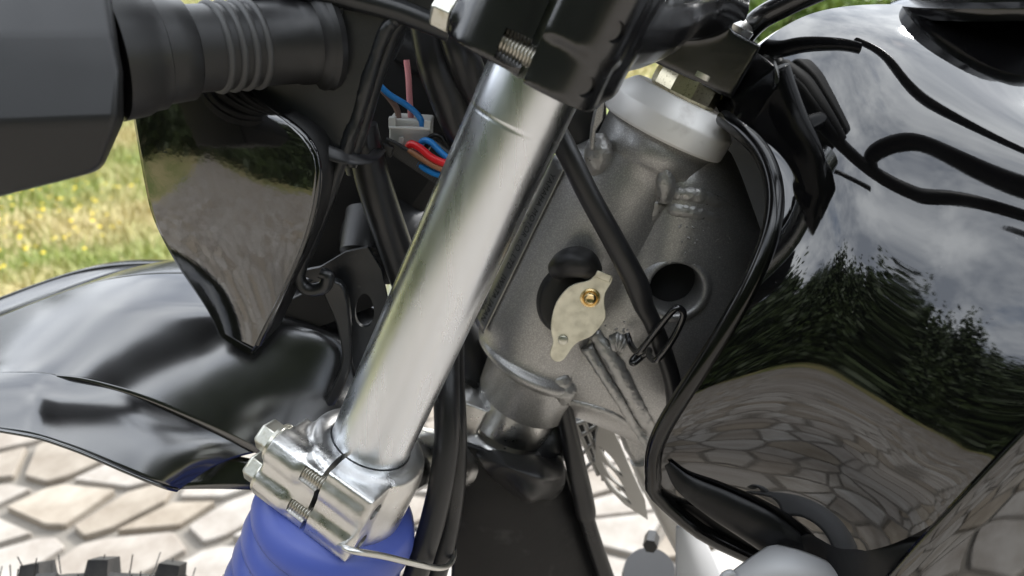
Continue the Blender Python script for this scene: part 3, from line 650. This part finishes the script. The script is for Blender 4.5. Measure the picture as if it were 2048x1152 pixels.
# plates and the headlight's back in the shade behind
prism('headlight_shell', face([(600,-60),(1000,-60),(1010,260),(900,360),(800,500),(690,570),(600,650),(545,520),(600,300)], -.01), A([0, -.05, 0]), M['inside'], moto, bev=.01)
lathe('headlight_back', P(760, 480, -.005), A([.3, 1, .25]), [(-.03, .03), (0, .028), (.012, .020), (.016, .010)], M['rubber'], moto, seg=36)
lathe('bulb_socket', P(735, 490, .012), A([.1, .6, -.7]), [(-.02, .016), (.006, .0155), (.009, .013)], M['rubber'], moto, seg=32)
prism('inner_panel', face([(505,706),(560,610),(660,560),(760,590),(765,606),(690,636),(600,668)], .03), A([0, -.004, 0]), M['inside'], moto, bev=.0005)
tube('panel_ridge', face([(606,570),(650,548),(700,520),(740,505)], .040), [.003, .003, .003, .002], M['bracket'], moto, seg=10)
# hoses behind the clamp
tube('wiring_loom', [P(845, -20, .02), P(858, 60, .022), P(875, 130, .024), P(900, 190, .022), P(925, 260, .02), P(950, 330, .015)], [.0095, .0095, .0105, .0115, .0105, .0095], M['hose'], moto, seg=20)
tube('wiring_loom', [P(905, 60, .03), P(920, 100, .032), P(935, 140, .03), P(960, 200, .025)], [.008, .0085, .009, .008], M['hose'], moto, seg=18)
tube('wiring_loom', [P(800, 90, -.01), P(840, 110, -.012), P(900, 150, -.012)], [.009, .011, .01], M['rubber'], moto, seg=16)
tube('wiring_loom', [P(1150, 60, -.03), P(1160, 170, -.02), P(1165, 260, -.015), P(1190, 360, -.02)], [.014, .015, .015, .014], M['rubber'], moto, seg=18)
tube('wiring_loom', [P(880, 560, -.03), P(918, 640, -.025), P(938, 700, -.02), P(950, 760, -.02), P(945, 830, -.02)], [.012, .012, .013, .013, .012], M['rubber'], moto, seg=16)
prism('cable_clip', face([(1196,200),(1210,196),(1206,240),(1192,262),(1188,300),(1180,300),(1184,256)], .03), A([0, -.008, 0]), M['frame'], moto, bev=.0006)
# ---- connector and wires
cdp = .018
cpl = [(780,234),(795,233),(797,247),(815,248),(816,236),(828,236),(829,247),(845,247),(846,240),(862,240),(862,262),(858,300),(845,300),(820,298),(812,310),(790,300),(779,278)]
cn = prism('wire_connector', face([(779,236),(862,241),(860,300),(838,315),(808,318),(778,284)], cdp), A([0, -.016, 0]), M['conn'], moto, bev=.0008)
prism('connector_latch', face([(799,272),(809,272),(809,312),(799,312)], cdp+.0008), A([0, .003, 0]), M['conn'], cn, bev=.0004)
prism('connector_rim', face([(779,232),(793,232),(793,252),(779,252)], cdp), A([0, .004, 0]), M['conn'], cn, bev=.0004)
prism('connector_rim', face([(850,238),(863,239),(862,256),(849,256)], cdp), A([0, .004, 0]), M['conn'], cn, bev=.0004)
prism('connector_rim', face([(779,251),(862,254),(861,259),(779,256)], cdp+.002), A([0, .003, 0]), M['conn'], cn, bev=.0004)
wr = .0017
def wire(name, pts, m, y0, y1, r=wr, label=None):
    ys = np.linspace(y0, y1, len(pts)); tube(name, [P(x, y, yy) for (x, y), yy in zip(pts, ys)], r, M[m], cn, seg=12, label={'wblue': 'blue wire', 'wred': 'red wire', 'wbrown': 'brown wire', 'wpink': 'pink wire', 'wblack': 'dark grey wire', 'wtaupe': 'taupe wire'}[m])
wire('wire', [(735,130),(752,160),(775,186),(810,208),(832,226),(842,240),(845,256)], 'wblue', .020, .017)
wire('wire', [(760,175),(782,200),(795,222),(798,250)], 'wtaupe', .014, .016)
wire('wire', [(813,120),(817,155),(819,195),(822,236),(822,250)], 'wpink', .008, .015)
wire('wire', [(838,300),(846,282),(862,285),(880,303),(900,318),(930,330)], 'wblue', .020, .034, .0018)
wire('wire', [(815,300),(822,288),(840,296),(862,314),(885,325),(920,332)], 'wred', .022, .040, .0021)
wire('wire', [(808,314),(820,303),(840,314),(862,328),(885,338),(915,345)], 'wbrown', .022, .040, .0018)
wire('wire', [(850,300),(858,284),(872,288),(890,302),(912,316)], 'wblack', .016, .030, .0022)
wire('wire', [(815,300),(835,325),(855,340),(880,350),(905,352)], 'wblue', .021, .038, .0018)
tube('hose_clip', [P(872+16*math.cos(t), 284+14*math.sin(t), .02) for t in np.linspace(2.4, 6.2, 12)], .0014, M['hose'], moto, seg=10, sub=3)
# cable tie: strap with teeth and its head
ct = tube('cable_tie', face([(768,288),(790,298),(820,316),(850,336),(880,356),(910,372)], .026), .0042, M['hose'], moto, seg=12, flat=.25, flatdir=(0, 1, 0))
mb = MB()
for i in range(30):
    t_ = i/30; x, y = 778+t_*125, 292+t_*84; mb.add(*box_geo(P(x, y, .0272), A([-.85, 0, -.52]), A([0, 1, 0]), A([.52, 0, -.85]), (-.0005, 0, -.003), (.0005, .0009, .003)))
mb.build('tie_teeth', M['hose'], ct)
prism('tie_head', face([(770,283),(790,291),(784,312),(764,304)], .025), A([0, .005, 0]), M['hose'], ct, bev=.0006)
tube('cable_tie', [P(600, 268, .068), P(625, 286, .074), P(660, 306, .075), P(700, 316, .072), P(740, 316, .06), P(760, 300, .04)], .0036, M['hose'], moto, seg=12, flat=.25, flatdir=(0, .8, .6))
# ---- turn signal: housing, ribbed rubber stalk
hA = P(620, 79, .078); hA2 = A([.0736, .0390, .0195]); hA2 = hA2/np.linalg.norm(hA2)
def stalkpx(x, y, t): return CAM + ray(x, y)*t
s0_, s1_ = stalkpx(617, 82, .352), stalkpx(250, 108, .302); sa = (s1_-s0_); SL = np.linalg.norm(sa); sa /= SL
hol = [(0,.0225),(.002,.0228),(.003,.0215)]
tsb = MB()
ts_out = [(-60,-60),(205,-60),(212,10),(234,110),(243,150),(246,214),(236,262),(205,336),(182,350),(120,366),(0,396),(-160,430),(-160,-60)]
ts_prof = {}
def tsP(x, y, t): return CAM + ray(x, y)*t
# housing as a faceted shell: front face (towards the camera) and three bevel facets
ring0 = [(212,-80),(234,72),(246,150),(244,245),(206,336),(182,350),(0,392),(-300,450),(-300,-80)]
fr_ = [(205,-80,.262),(225,66,.254),(238,140,.252),(234,240,.252),(198,334,.262),(170,350,.264),(-10,396,.268),(-320,450,.275),(-320,-80,.265)]
bk_ = [(214,-80,.305),(243,72,.305),(252,145,.305),(249,240,.305),(208,332,.300),(190,345,.300),(20,380,.300),(-300,420,.300),(-300,-80,.305)]
mid_ = [(-320,66,.258),(-320,255,.252)]
V = [tsP(*q_) for q_ in fr_]+[tsP(*q_) for q_ in bk_]; n_ = 9
# front facets: split by the two horizontal creases
cr1a, cr1b = tsP(-320, 70, .246), tsP(-320, 262, .246); V += [cr1a, cr1b]
Fc = [(0, 1, 18, 8), (1, 2, 3, 19, 18), (3, 4, 5, 6, 7, 19)]
Fc += [(i, n_+i, n_+(i+1) % n_, (i+1) % n_) for i in range(7)] + [tuple(n_+i for i in reversed(range(n_))), (7, 16, 17, 8, 18, 19), (8, 17, 9, 0)]
tl = obj('turn_signal', V, Fc, M['lamp'], moto, smooth=True); recalc(tl.data); bevel(tl, .0022, 3, 14)
st = lathe('lamp_stalk', s0_, sa, [(-.004, .0245), (.0, .0245), (.002, .0228), (.003, .0205), (.008, .0195), (.0090, .0186), (SL*.40, .0182), (SL*.70, .0180), (SL*.705, .0200), (SL*.715, .0208), (SL*.80, .0212), (SL*.86, .0215), (SL*.87, .0232), (SL*.92, .0235), (SL*.96, .0250), (SL*1.08, .026)], M['rubber'], tl, seg=64, sharp=50)
for k_ in (.345, .415, .485, .555):
    lathe('stalk_rib', s0_+sa*(SL*k_), sa, [(-.0016, .0180), (-.0012, .0192), (0, .0196), (.0012, .0192), (.0016, .0180)], M['rib'], tl, seg=64, sharp=70)
lathe('stalk_base', s0_-sa*.006, sa, [(0, .0255), (.003, .0258), (.005, .0245), (.0055, .020)], M['rubber'], tl, seg=56)
lathe('stalk_nut', P(470, 190, .055), A([.3, -.9, .1]), [(-.01, .012), (.01, .012)], M['brass'], tl, seg=6)
lathe('stalk_nut', P(510, 205, .050), A([-1, .3, .1]), [(-.012, .011), (.012, .011)], M['rubber'], tl, seg=24)
# ---- headlight cowl
rows = [[(255,60,.050),(330,60,.064),(410,80,.064),(470,110,.060)],
        [(266,160,.056),(345,150,.072),(420,150,.076),(475,175,.074)],
        [(278,240,.060),(365,230,.078),(460,222,.084),(540,222,.083)],
        [(289,310,.063),(395,300,.082),(510,288,.089),(626,278,.088)],
        [(303,388,.065),(415,370,.084),(530,362,.091),(640,350,.091)],
        [(314,438,.066),(430,440,.085),(540,440,.091),(624,440,.092)],
        [(368,540,.067),(450,540,.083),(530,540,.089),(590,532,.090)],
        [(432,622,.068),(475,625,.078),(520,630,.083),(546,622,.086)],
        [(448,668,.070),(470,684,.075),(490,697,.078),(507,707,.080)]]
g = bsurf(LP(rows), 70, 56); cw = sheet('headlight_cowl', g[:, ::-1], M['cowl'], moto, thick=.0028)
right = g[:, -1]; left = g[:, 0]
k0 = 14
tube('cowl_rim', right[k0::3], .0021, M['gloss'], cw, seg=12, sub=2)
tube('cowl_rim', left[::3], .0016, M['gloss'], cw, seg=10, sub=2)
lip = A([[p_+A([.0, -.0, -.0])*0, p_+A([-.004, -.016, -.004])] for p_ in left[30:]])
v, f = fromgrid(lip); o = obj('cowl_return', v, f, M['cowl'], cw); m_ = o.modifiers.new('t', 'SOLIDIFY'); m_.thickness = .001
lip = A([[p_, p_+A([-.006, -.030, .002])] for p_ in right[k0:]]); v, f = fromgrid(lip); o = obj('cowl_return', v, f, M['inside'], cw); m_ = o.modifiers.new('t', 'SOLIDIFY'); m_.thickness = .001
# ---- front mudguard
crest = crom([P(*q_) for q_ in [(-420,790,0),(-150,692,0),(100,592,0),(250,552,0),(400,546,0),(540,560,0),(690,592,0),(840,655,0)]], 13)
crease = crom([P(*q_) for q_ in [(-420,850,.074),(-150,765,.078),(100,752,.080),(250,786,.080),(400,850,.078),(515,908,.074),(610,960,.069),(700,1010,.064)]], 13)
ww = np.linspace(0, 1, 44)[:, None, None]; tt = np.linspace(0, 1, len(crest))[None, :]
g = crest[None]*(1-ww)+crease[None]*ww
w2 = ww[..., 0]; g[..., 2] = crest[None, :, 2]+(crease-crest)[None, :, 2]*w2**2.7 + .004*np.exp(-((w2-.50)/.10)**2)*np.clip((tt-.38)*2.2, 0, 1)-.003*np.exp(-((w2-.24)/.14)**2)*np.clip((tt-.38)*2.2, 0, 1)
v, f = fromgrid(g); v2, f2 = fromgrid(mirror(g), flip=True)
mg_ = MB().add(v, f).add(v2, f2); mgd = mg_.build('front_mudguard', M['guard'], moto, sharp=180)
m_ = mgd.modifiers.new('t', 'SOLIDIFY'); m_.thickness = .003
k1 = np.linspace(0, 1, 70)
top_ = crom([P(*q_) for q_ in [(-420,845,.0725),(-150,760,.0765),(50,743,.0785),(150,757,.0785),(250,781,.0785),(350,824,.0775),(440,866,.0755),(512,905,.0725)]], 10)
bot_ = crom([P(*q_) for q_ in [(-420,930,.100),(-150,858,.108),(30,866,.111),(140,896,.111),(240,938,.110),(300,963,.108),(335,976,.104),(358,981,.098)]], 10)
w3 = np.linspace(0, 1, 18)[:, None, None]
g = top_[None]*(1-w3)+bot_[None]*w3; g[..., 2] += .004*np.sin(w3[..., 0]*math.pi)
for k_, gg, fl in ((0, g, False), (1, mirror(g), True)):
    v, f = fromgrid(gg, flip=fl); o = obj('mudguard_skirt', v, f, M['guard'], mgd); m_ = o.modifiers.new('t', 'SOLIDIFY'); m_.thickness = .0025
tube('mudguard_rim', g[-1][::4], .0011, M['guard'], mgd, seg=10, sub=2)
inn = [[(380,900,.055),(450,905,.06),(520,918,.06),(640,960,.05)], [(360,978,.072),(420,978,.070),(500,976,.066),(640,990,.055)]]
sheet('mudguard_lining', bsurf(LP(inn), 6, 20), M['guard'], mgd, thick=.002)
# ---- front tyre
wc = A([.33, 0, .317]); tR, tr = .317-.05, .05
tg = []
for i in range(72):
    t_ = 2*math.pi*i/72; d_ = A([math.cos(t_), 0, math.sin(t_)])
    tg.append([wc + d_*(tR+tr*math.cos(b_)) + YY*tr*math.sin(b_) for b_ in np.linspace(0, 2*math.pi, 20, endpoint=False)])
v, f = fromgrid(A(tg), True, True); ty = obj('front_tyre', v, f, M['tyre'], moto); recalc(ty.data)
pair = None
for i in range(36):
    t_ = 2*math.pi*i/36
    for kk, b_ in enumerate((-.62, 0, .62)):
        tt = t_+(.087 if kk == 1 else 0); d_ = A([math.cos(tt), 0, math.sin(tt)]); rad = d_*math.cos(b_)+YY*math.sin(b_); tan = A([-math.sin(tt), 0, math.cos(tt)]); sd = np.cross(rad, tan)
        c = wc+d_*tR+rad*(tr-.002)
        if pair is None:
            vv, ff = box_geo(A([0, 0, 0.]), A([1, 0, 0.]), A([0, 1, 0.]), A([0, 0, 1.]), (-.0095, -.011, 0), (.0095, .011, .013)); pair = bpy.data.meshes.new('tread_block')
            vv = A(vv); vv[4:, :2] *= .85; pair.from_pydata([tuple(x) for x in vv], [], ff); pair.materials.append(M['tyre'])
        o = bpy.data.objects.new('tread_block', pair); COL.objects.link(o); o.parent = ty
        o.matrix_local = Matrix(((tan[0], sd[0], rad[0], c[0]), (tan[1], sd[1], rad[1], c[1]), (tan[2], sd[2], rad[2], c[2]), (0, 0, 0, 1)))
mb = MB()
for i in range(170):
    t_ = rng.uniform(.9, 2.6); b_ = rng.uniform(-1.1, 1.1); d_ = A([math.cos(t_), 0, math.sin(t_)]); rad = d_*math.cos(b_)+YY*math.sin(b_)
    c = wc+d_*tR+rad*tr; mb.add(*tube_geo([c, c+rad*rng.uniform(.005, .016)+rng.normal(0, .004, 3)], .0005, seg=4, sub=1))
mb.build('tyre_nubs', M['tyre'], ty, kind='stuff')
lathe('wheel_rim', wc-YY*.025, YY, [(0, .228), (.006, .234), (.025, .221), (.044, .234), (.05, .228)], M['cut'], moto, seg=72, cap=False)
mb = MB()
for i in range(32):
    t_ = 2*math.pi*i/32; d_ = A([math.cos(t_), 0, math.sin(t_)]); d2 = A([math.cos(t_+.35*(-1)**i), 0, math.sin(t_+.35*(-1)**i)])
    mb.add(*tube_geo([wc+d2*.025+YY*.025*(1 if i % 4 < 2 else -1), wc+d_*.224], .0017, seg=6, sub=1))
mb.build('wheel_spokes', M['wire'], moto); lathe('wheel_hub', wc-YY*.04, YY, [(0, .03), (.005, .034), (.04, .024), (.075, .034), (.08, .03)], M['cut'], moto)
for sgn in (1, -1):
    q_ = F0+U*-.19+YY*(.0 if sgn > 0 else -.2); tube('fork_slider', [q_, wc+YY*.1*sgn+A([-.02, 0, .0])], [.028, .026], M['satin'], moto, seg=24, sub=2)
# ---- splash flap and folded rubber cuff below the steering head
rows = [[(915,880,.030),(985,905,.034),(1060,930,.028),(1125,915,.012)], [(912,960,.036),(990,970,.040),(1070,990,.036),(1150,1000,.014)],
        [(908,1050,.042),(990,1060,.048),(1090,1070,.042),(1185,1090,.016)], [(900,1190,.048),(990,1190,.052),(1110,1190,.046),(1235,1200,.018)]]
sheet('splash_flap', bsurf(LP(rows), 30, 30), M['flap'], moto, thick=.003)
rows = [[(945,905,.030),(1000,902,.040),(1060,912,.040),(1105,915,.026),(1120,905,.012)],
        [(955,915,.034),(1005,925,.062),(1065,935,.064),(1120,925,.045),(1130,930,.014)],
        [(985,950,.036),(1015,960,.070),(1070,970,.074),(1128,950,.052),(1134,955,.014)],
        [(1005,985,.036),(1030,990,.060),(1075,1005,.064),(1120,985,.044),(1130,975,.014)],
        [(1010,992,.024),(1035,998,.032),(1068,1022,.036),(1105,998,.026),(1125,980,.012)]]
gc = bsurf(LP(rows), 60, 60); iu, iv = np.meshgrid(np.linspace(0, 1, 60), np.linspace(0, 1, 60), indexing='ij')
gc[..., 1] += .0035*np.sin(iv*9+iu*5)*np.sin(iu*math.pi)+.002*np.sin(iu*14-iv*6)*np.sin(iv*math.pi); gc[..., 2] += .0015*np.sin(iv*13)
cf = sheet('rubber_cuff', gc, M['rubber'], moto, thick=.002)
tube('rubber_cuff', [P(1075, 930, .0), P(1095, 890, .002), P(1110, 860, .0), P(1125, 825, -.004)], [.014, .015, .012, .010], M['rubber'], moto, seg=20)
# ---- slotted cooler guard, frame tube, engine covers at the bottom
def slotted():
    o_ = [(1205,828),(1218,845),(1240,890),(1262,940),(1290,1000),(1296,1040),(1250,1010),(1215,975),(1190,930),(1192,870)]
    gobj = prism('cooler_guard', face(o_, -.030), A([0, -.006, 0]), M['silver'], None, bev=0, sub=0)
    cuts = []
    for (x0, y0, x1, y1, w_) in ((1198,892,1246,955,7), (1202,921,1252,985,7), (1206,950,1264,1010,6), (1226,868,1234,900,0)):
        if not w_: continue
        dx, dy = x1-x0, y1-y0; L_ = math.hypot(dx, dy); nx, ny = -dy/L_*w_, dx/L_*w_
        loop = []
        for t_ in np.linspace(0, 1, 9): loop.append((x0+dx*t_+nx*math.sin(math.pi*t_)*.9, y0+dy*t_+ny*math.sin(math.pi*t_)*.9))
        for t_ in np.linspace(1, 0, 9)[1:-1]: loop.append((x0+dx*t_-nx*math.sin(math.pi*t_)*.9, y0+dy*t_-ny*math.sin(math.pi*t_)*.9))
        h_ = A(face(loop, -.030)); k_ = len(h_)
        cuts.append((list(h_+A([0, .01, 0]))+list(h_-A([0, .02, 0])), [tuple(range(k_)), tuple(range(2*k_-1, k_-1, -1))]+[(i, (i+1) % k_, k_+(i+1) % k_, k_+i) for i in range(k_)]))
    return cut(gobj, cuts, M['silver'], moto, 'cooler_guard')
cg = slotted()
for q_ in ([(1150,848),(1172,895),(1196,950)], [(1168,842),(1186,890),(1204,950)], [(1150,880),(1195,850)], [(1162,910),(1204,868)], [(1172,935),(1206,905)], [(1145,850),(1205,832)], [(1196,832),(1206,960)]):
    tube('guard_grille', face(q_, -.036), .0016, M['silver'], cg, seg=8, sub=3)
prism('cooler_core', face([(1148,850),(1205,832),(1212,960),(1180,930)], -.050), A([0, -.02, 0]), M['inside'], moto, bev=.001)
tube('frame_downtube', [P(1285, 915, -.01), P(1312, 975, -.01), P(1350, 1050, -.01), P(1392, 1130, -.01), P(1440, 1230, -.01)], .0095, M['silver'], moto, seg=28)
prism('frame_gusset_panel', face([(1225,835),(1300,860),(1330,960),(1290,965),(1250,905)], -.005), A([0, -.02, 0]), M['frame'], moto, bev=.004)
lathe('engine_fin', P(1300, 1155, -.07), A([.2, .3, 1]), [(-.05, .025), (0, .025), (.012, .022)], M['fin'], moto, seg=30)
lathe('engine_bolt', P(1302, 1085, -.04), A([.3, 1, .2]), [(-.01, .006), (.006, .006)], M['rubber'], moto, seg=6)
ad_ = [[(1352,1052,.05),(1375,1048,.055),(1398,1060,.03)], [(1350,1100,.055),(1385,1095,.062),(1425,1100,.034)], [(1352,1180,.06),(1395,1180,.068),(1460,1190,.04)]]
sheet('air_duct', bsurf(LP(ad_), 18, 18), M['grey'], moto, thick=.003)
rows = [[(1428,1172,.136),(1470,1136,.138),(1512,1103,.140),(1543,1088,.130)], [(1455,1205,.152),(1500,1158,.158),(1548,1112,.160),(1575,1090,.142)],
        [(1530,1240,.154),(1580,1195,.164),(1625,1140,.166),(1640,1106,.146)], [(1640,1270,.150),(1685,1240,.158),(1702,1190,.158),(1700,1150,.144)]]
ec = sheet('engine_cover', bsurf(LP(rows), 26, 26), M['grey'], moto, thick=.003)
tube('cover_rim', [P(1436, 1172, .142), P(1448, 1152, .143), P(1461, 1146, .143), P(1468, 1155, .142), P(1462, 1180, .142)], .0018, M['grey'], ec, seg=10)
# ---- fuel tank
TANK = [
 [(1430,206,0),(1490,112,0),(1565,46,0),(1680,2,0),(1880,8,0),(2250,40,0)],
 [(1434,216,.012),(1510,150,.024),(1600,88,.030),(1730,34,.034),(1890,60,.034),(2250,110,.040)],
 [(1440,238,.030),(1530,215,.046),(1640,170,.060),(1775,110,.058),(1930,150,.056),(2250,220,.060)],
 [(1520,282,.060),(1575,280,.072),(1680,275,.088),(1805,250,.085),(1950,280,.0880),(2250,340,.1075)],
 [(1562,385,.084),(1604,410,.099),(1700,430,.110),(1825,450,.113),(1980,470,.116),(2250,510,.1315)],
 [(1532,520,.101),(1580,560,.1145),(1680,600,.1275),(1820,640,.133),(1985,660,.1385),(2250,690,.153)],
 [(1428,700,.1060),(1486,720,.1175),(1610,755,.1335),(1780,790,.145),(1950,790,.1505),(2190,750,.157)],
 [(1330,840,.104),(1392,850,.1145),(1520,895,.128),(1690,925,.147),(1880,910,.158),(2110,820,.160)],
 [(1292,925,.102),(1348,938,.110),(1468,1000,.120),(1620,1040,.139),(1815,1020,.163),(2010,915,.1634)],
 [(1318,1000,.100),(1368,1000,.103),(1480,1050,.108),(1620,1090,.125),(1775,1130,.165),(1960,980,.166)]]
TANK = [[(x, y, Y+(.00006*max(0, x-1600)*min(1, max(0, i-1)*.5))) for x, y, Y in r] for i, r in enumerate(TANK)]
g = bsurf(LP(TANK), 120, 110)
lipc = g[:, 0]
back = A([lipc, lipc + A([-.004, -.006, 0]), lipc+A([-.012, -.02, 0]), lipc+A([-.03, -.045, 0]), lipc*A([1, 0, 1])+A([-.06, 0, 0])])
mb = MB()
for gg, fl in ((g, True), (mirror(g), False)): mb.add(*fromgrid(gg, flip=fl))
bot = A([g[-1], g[-1]+A([-.004, -.02, .002]), g[-1]+A([-.02, -.06, .012]), g[-1]*A([1, 0, 1])+A([-.03, 0, .03])])
tank = mb.build('fuel_tank', M['gloss'], moto, sharp=180)
mb = MB()
i0 = 22
for gg, fl in ((back[:, i0:], True), (mirror(back[:, i0:]), False), (bot, True), (mirror(bot), False)): mb.add(*fromgrid(gg, flip=fl))
mb.build('tank_tunnel', M['inside'], tank)
i1 = 16
tube('tank_rim', list(lipc[i1::3]+A([.0, .000, 0])) + [P(1400, 1062, .105), P(1500, 1112, .106), P(1620, 1170, .107), P(1760, 1240, .107)], .0046, M['rim'], tank, seg=20, sub=3)
# lower flare of the tank side
rows = [[(1745, 1180, 0.1796), (1830, 1085, 0.183), (1930, 975, 0.1854), (2060, 840, 0.188)], [(1765, 1195, 0.1811), (1850, 1100, 0.1845), (1950, 990, 0.1869), (2080, 855, 0.1895)], [(1800, 1225, 0.1806), (1885, 1130, 0.184), (1985, 1020, 0.1864), (2115, 885, 0.189)], [(1890, 1310, 0.1756), (1975, 1215, 0.179), (2075, 1105, 0.1814), (2205, 970, 0.184)], [(2000, 1420, 0.1676), (2085, 1325, 0.171), (2185, 1215, 0.1734), (2315, 1080, 0.176)]]
sheet('tank_flare', bsurf(LP(rows), 30, 40)[:, ::-1], M['gloss'], tank, thick=.003)
rows = [[(1540,1110,.124),(1590,1075,.132),(1650,1048,.138),(1710,1048,.150),(1790,1076,.164),(1905,1070,.177)], [(1545,1130,.128),(1600,1100,.137),(1660,1072,.144),(1720,1070,.158),(1795,1096,.172),(1900,1100,.180)], [(1560,1190,.128),(1620,1180,.138),(1680,1180,.148),(1740,1180,.176),(1800,1180,.178),(1880,1180,.180)], [(1560,1280,.126),(1620,1280,.138),(1680,1280,.148),(1740,1280,.172),(1800,1280,.176),(1830,1280,.178)]]
sheet('side_cover', bsurf(LP(rows), 20, 40), M['flap'], moto, thick=.003)
tube('tank_reflection_band', [P(1335, 928, .108), P(1372, 970, .112), P(1440, 1010, .119), P(1520, 1055, .127), P(1590, 1105, .133), P(1650, 1150, .136), P(1720, 1200, .136)], [.002, .006, .0095, .011, .010, .008, .006], M['flap'], tank, seg=22, sub=6, flat=.35, flatdir=(0, 1, 0))  # black strip standing in for a dark reflection along the tank's lower edge
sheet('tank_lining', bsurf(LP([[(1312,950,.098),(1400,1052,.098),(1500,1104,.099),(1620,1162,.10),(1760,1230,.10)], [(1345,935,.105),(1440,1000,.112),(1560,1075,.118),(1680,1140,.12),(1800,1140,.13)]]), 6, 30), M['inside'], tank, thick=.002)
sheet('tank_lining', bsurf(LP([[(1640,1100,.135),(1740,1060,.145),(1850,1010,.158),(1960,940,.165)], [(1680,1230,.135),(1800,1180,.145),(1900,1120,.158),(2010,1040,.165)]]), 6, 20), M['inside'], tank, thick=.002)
# fuel cap
cc = P(1990, -22, .0); zc = A([.05, 0, 1.])
cap = lathe('fuel_cap', cc-A([0, 0, .012]), zc, [(0, .047), (.003, .049), (.006, .049), (.008, .044), (.0085, .041), (.022, .0395), (.024, .037)], M['satin'], moto, seg=64, sharp=35)
# ---- handlebar above the frame of the picture (it shows in the paint)
hbp = [(-.055, 0, 1.150), (-.050, .07, 1.155), (-.052, .13, 1.185), (-.085, .20, 1.215), (-.16, .27, 1.225), (-.27, .36, 1.235)]
hbar = tube('handlebar', [A([-.052, -.15, 1.18]), A([-.05, -.07, 1.155])]+[A(q_) for q_ in hbp], .0165, M['flap'], moto, seg=18, sub=5)
tube('handle_grip', [A([-.17, .278, 1.226]), A([-.22, .32, 1.230]), A([-.28, .368, 1.236])], .024, M['flap'], hbar, seg=18, sub=3)
tube('reflected_dark_roll', [A([-.052, -.09, 1.165]), A([-.050, 0, 1.163]), A([-.052, .10, 1.172])], [.02, .027, .02], M['inside'], hbar, seg=20, sub=5)  # unseen roll added to thicken the dark bar reflected in the tank
tube('reflected_dark_bar', [A([-.09, .20, 1.222]), A([-.10, .18, 1.232]), A([-.17, .16, 1.238]), A([-.25, .135, 1.24]), A([-.285, .13, 1.242])], [.022, .021, .019, .015, .007], M['flap'], hbar, seg=12)  # unseen tapered bar, added for a dark streak in the tank's reflection
tube('control_cable', [A([-.22, -.10, 1.26]), A([-.27, -.03, 1.255]), A([-.295, .06, 1.245]), A([-.295, .14, 1.225]), A([-.285, .20, 1.206]), A([-.24, .27, 1.20])], .0150, M['flap'], moto, seg=12)  # unseen thick loop, added so a dark curve reflects in the tank
cl_ = prism('reflected_dark_box', [A([x_, y_, 1.185]) for x_, y_ in [(-.075, -.095), (.08, -.10), (.12, -.04), (.12, .04), (.08, .10), (-.075, .095)]], A([0, 0, .055]), M['inside'], moto, bev=.012)  # unseen black box, added so the tank's front shoulder reflects dark
tube('control_cable', [A([-.06, .25, 1.225]), A([.03, .20, 1.245]), A([.07, .14, 1.22]), A([.06, .09, 1.14]), A([.02, .06, 1.07])], .006, M['hose'], moto, seg=12)
for sg in (1, -1): tube('bar_riser', [A([-.058, .035*sg, 1.085]), A([-.055, .035*sg, 1.15])], .015, M['satin'], moto, seg=18, sub=2)
tube('seat', [A([-.42, 0, 1.0]), A([-.6, 0, .98]), A([-.9, 0, .98]), A([-1.1, 0, 1.0])], [.09, .12, .13, .1], M['rubber'], moto, seg=20, flat=.5, flatdir=(0, 0, 1))
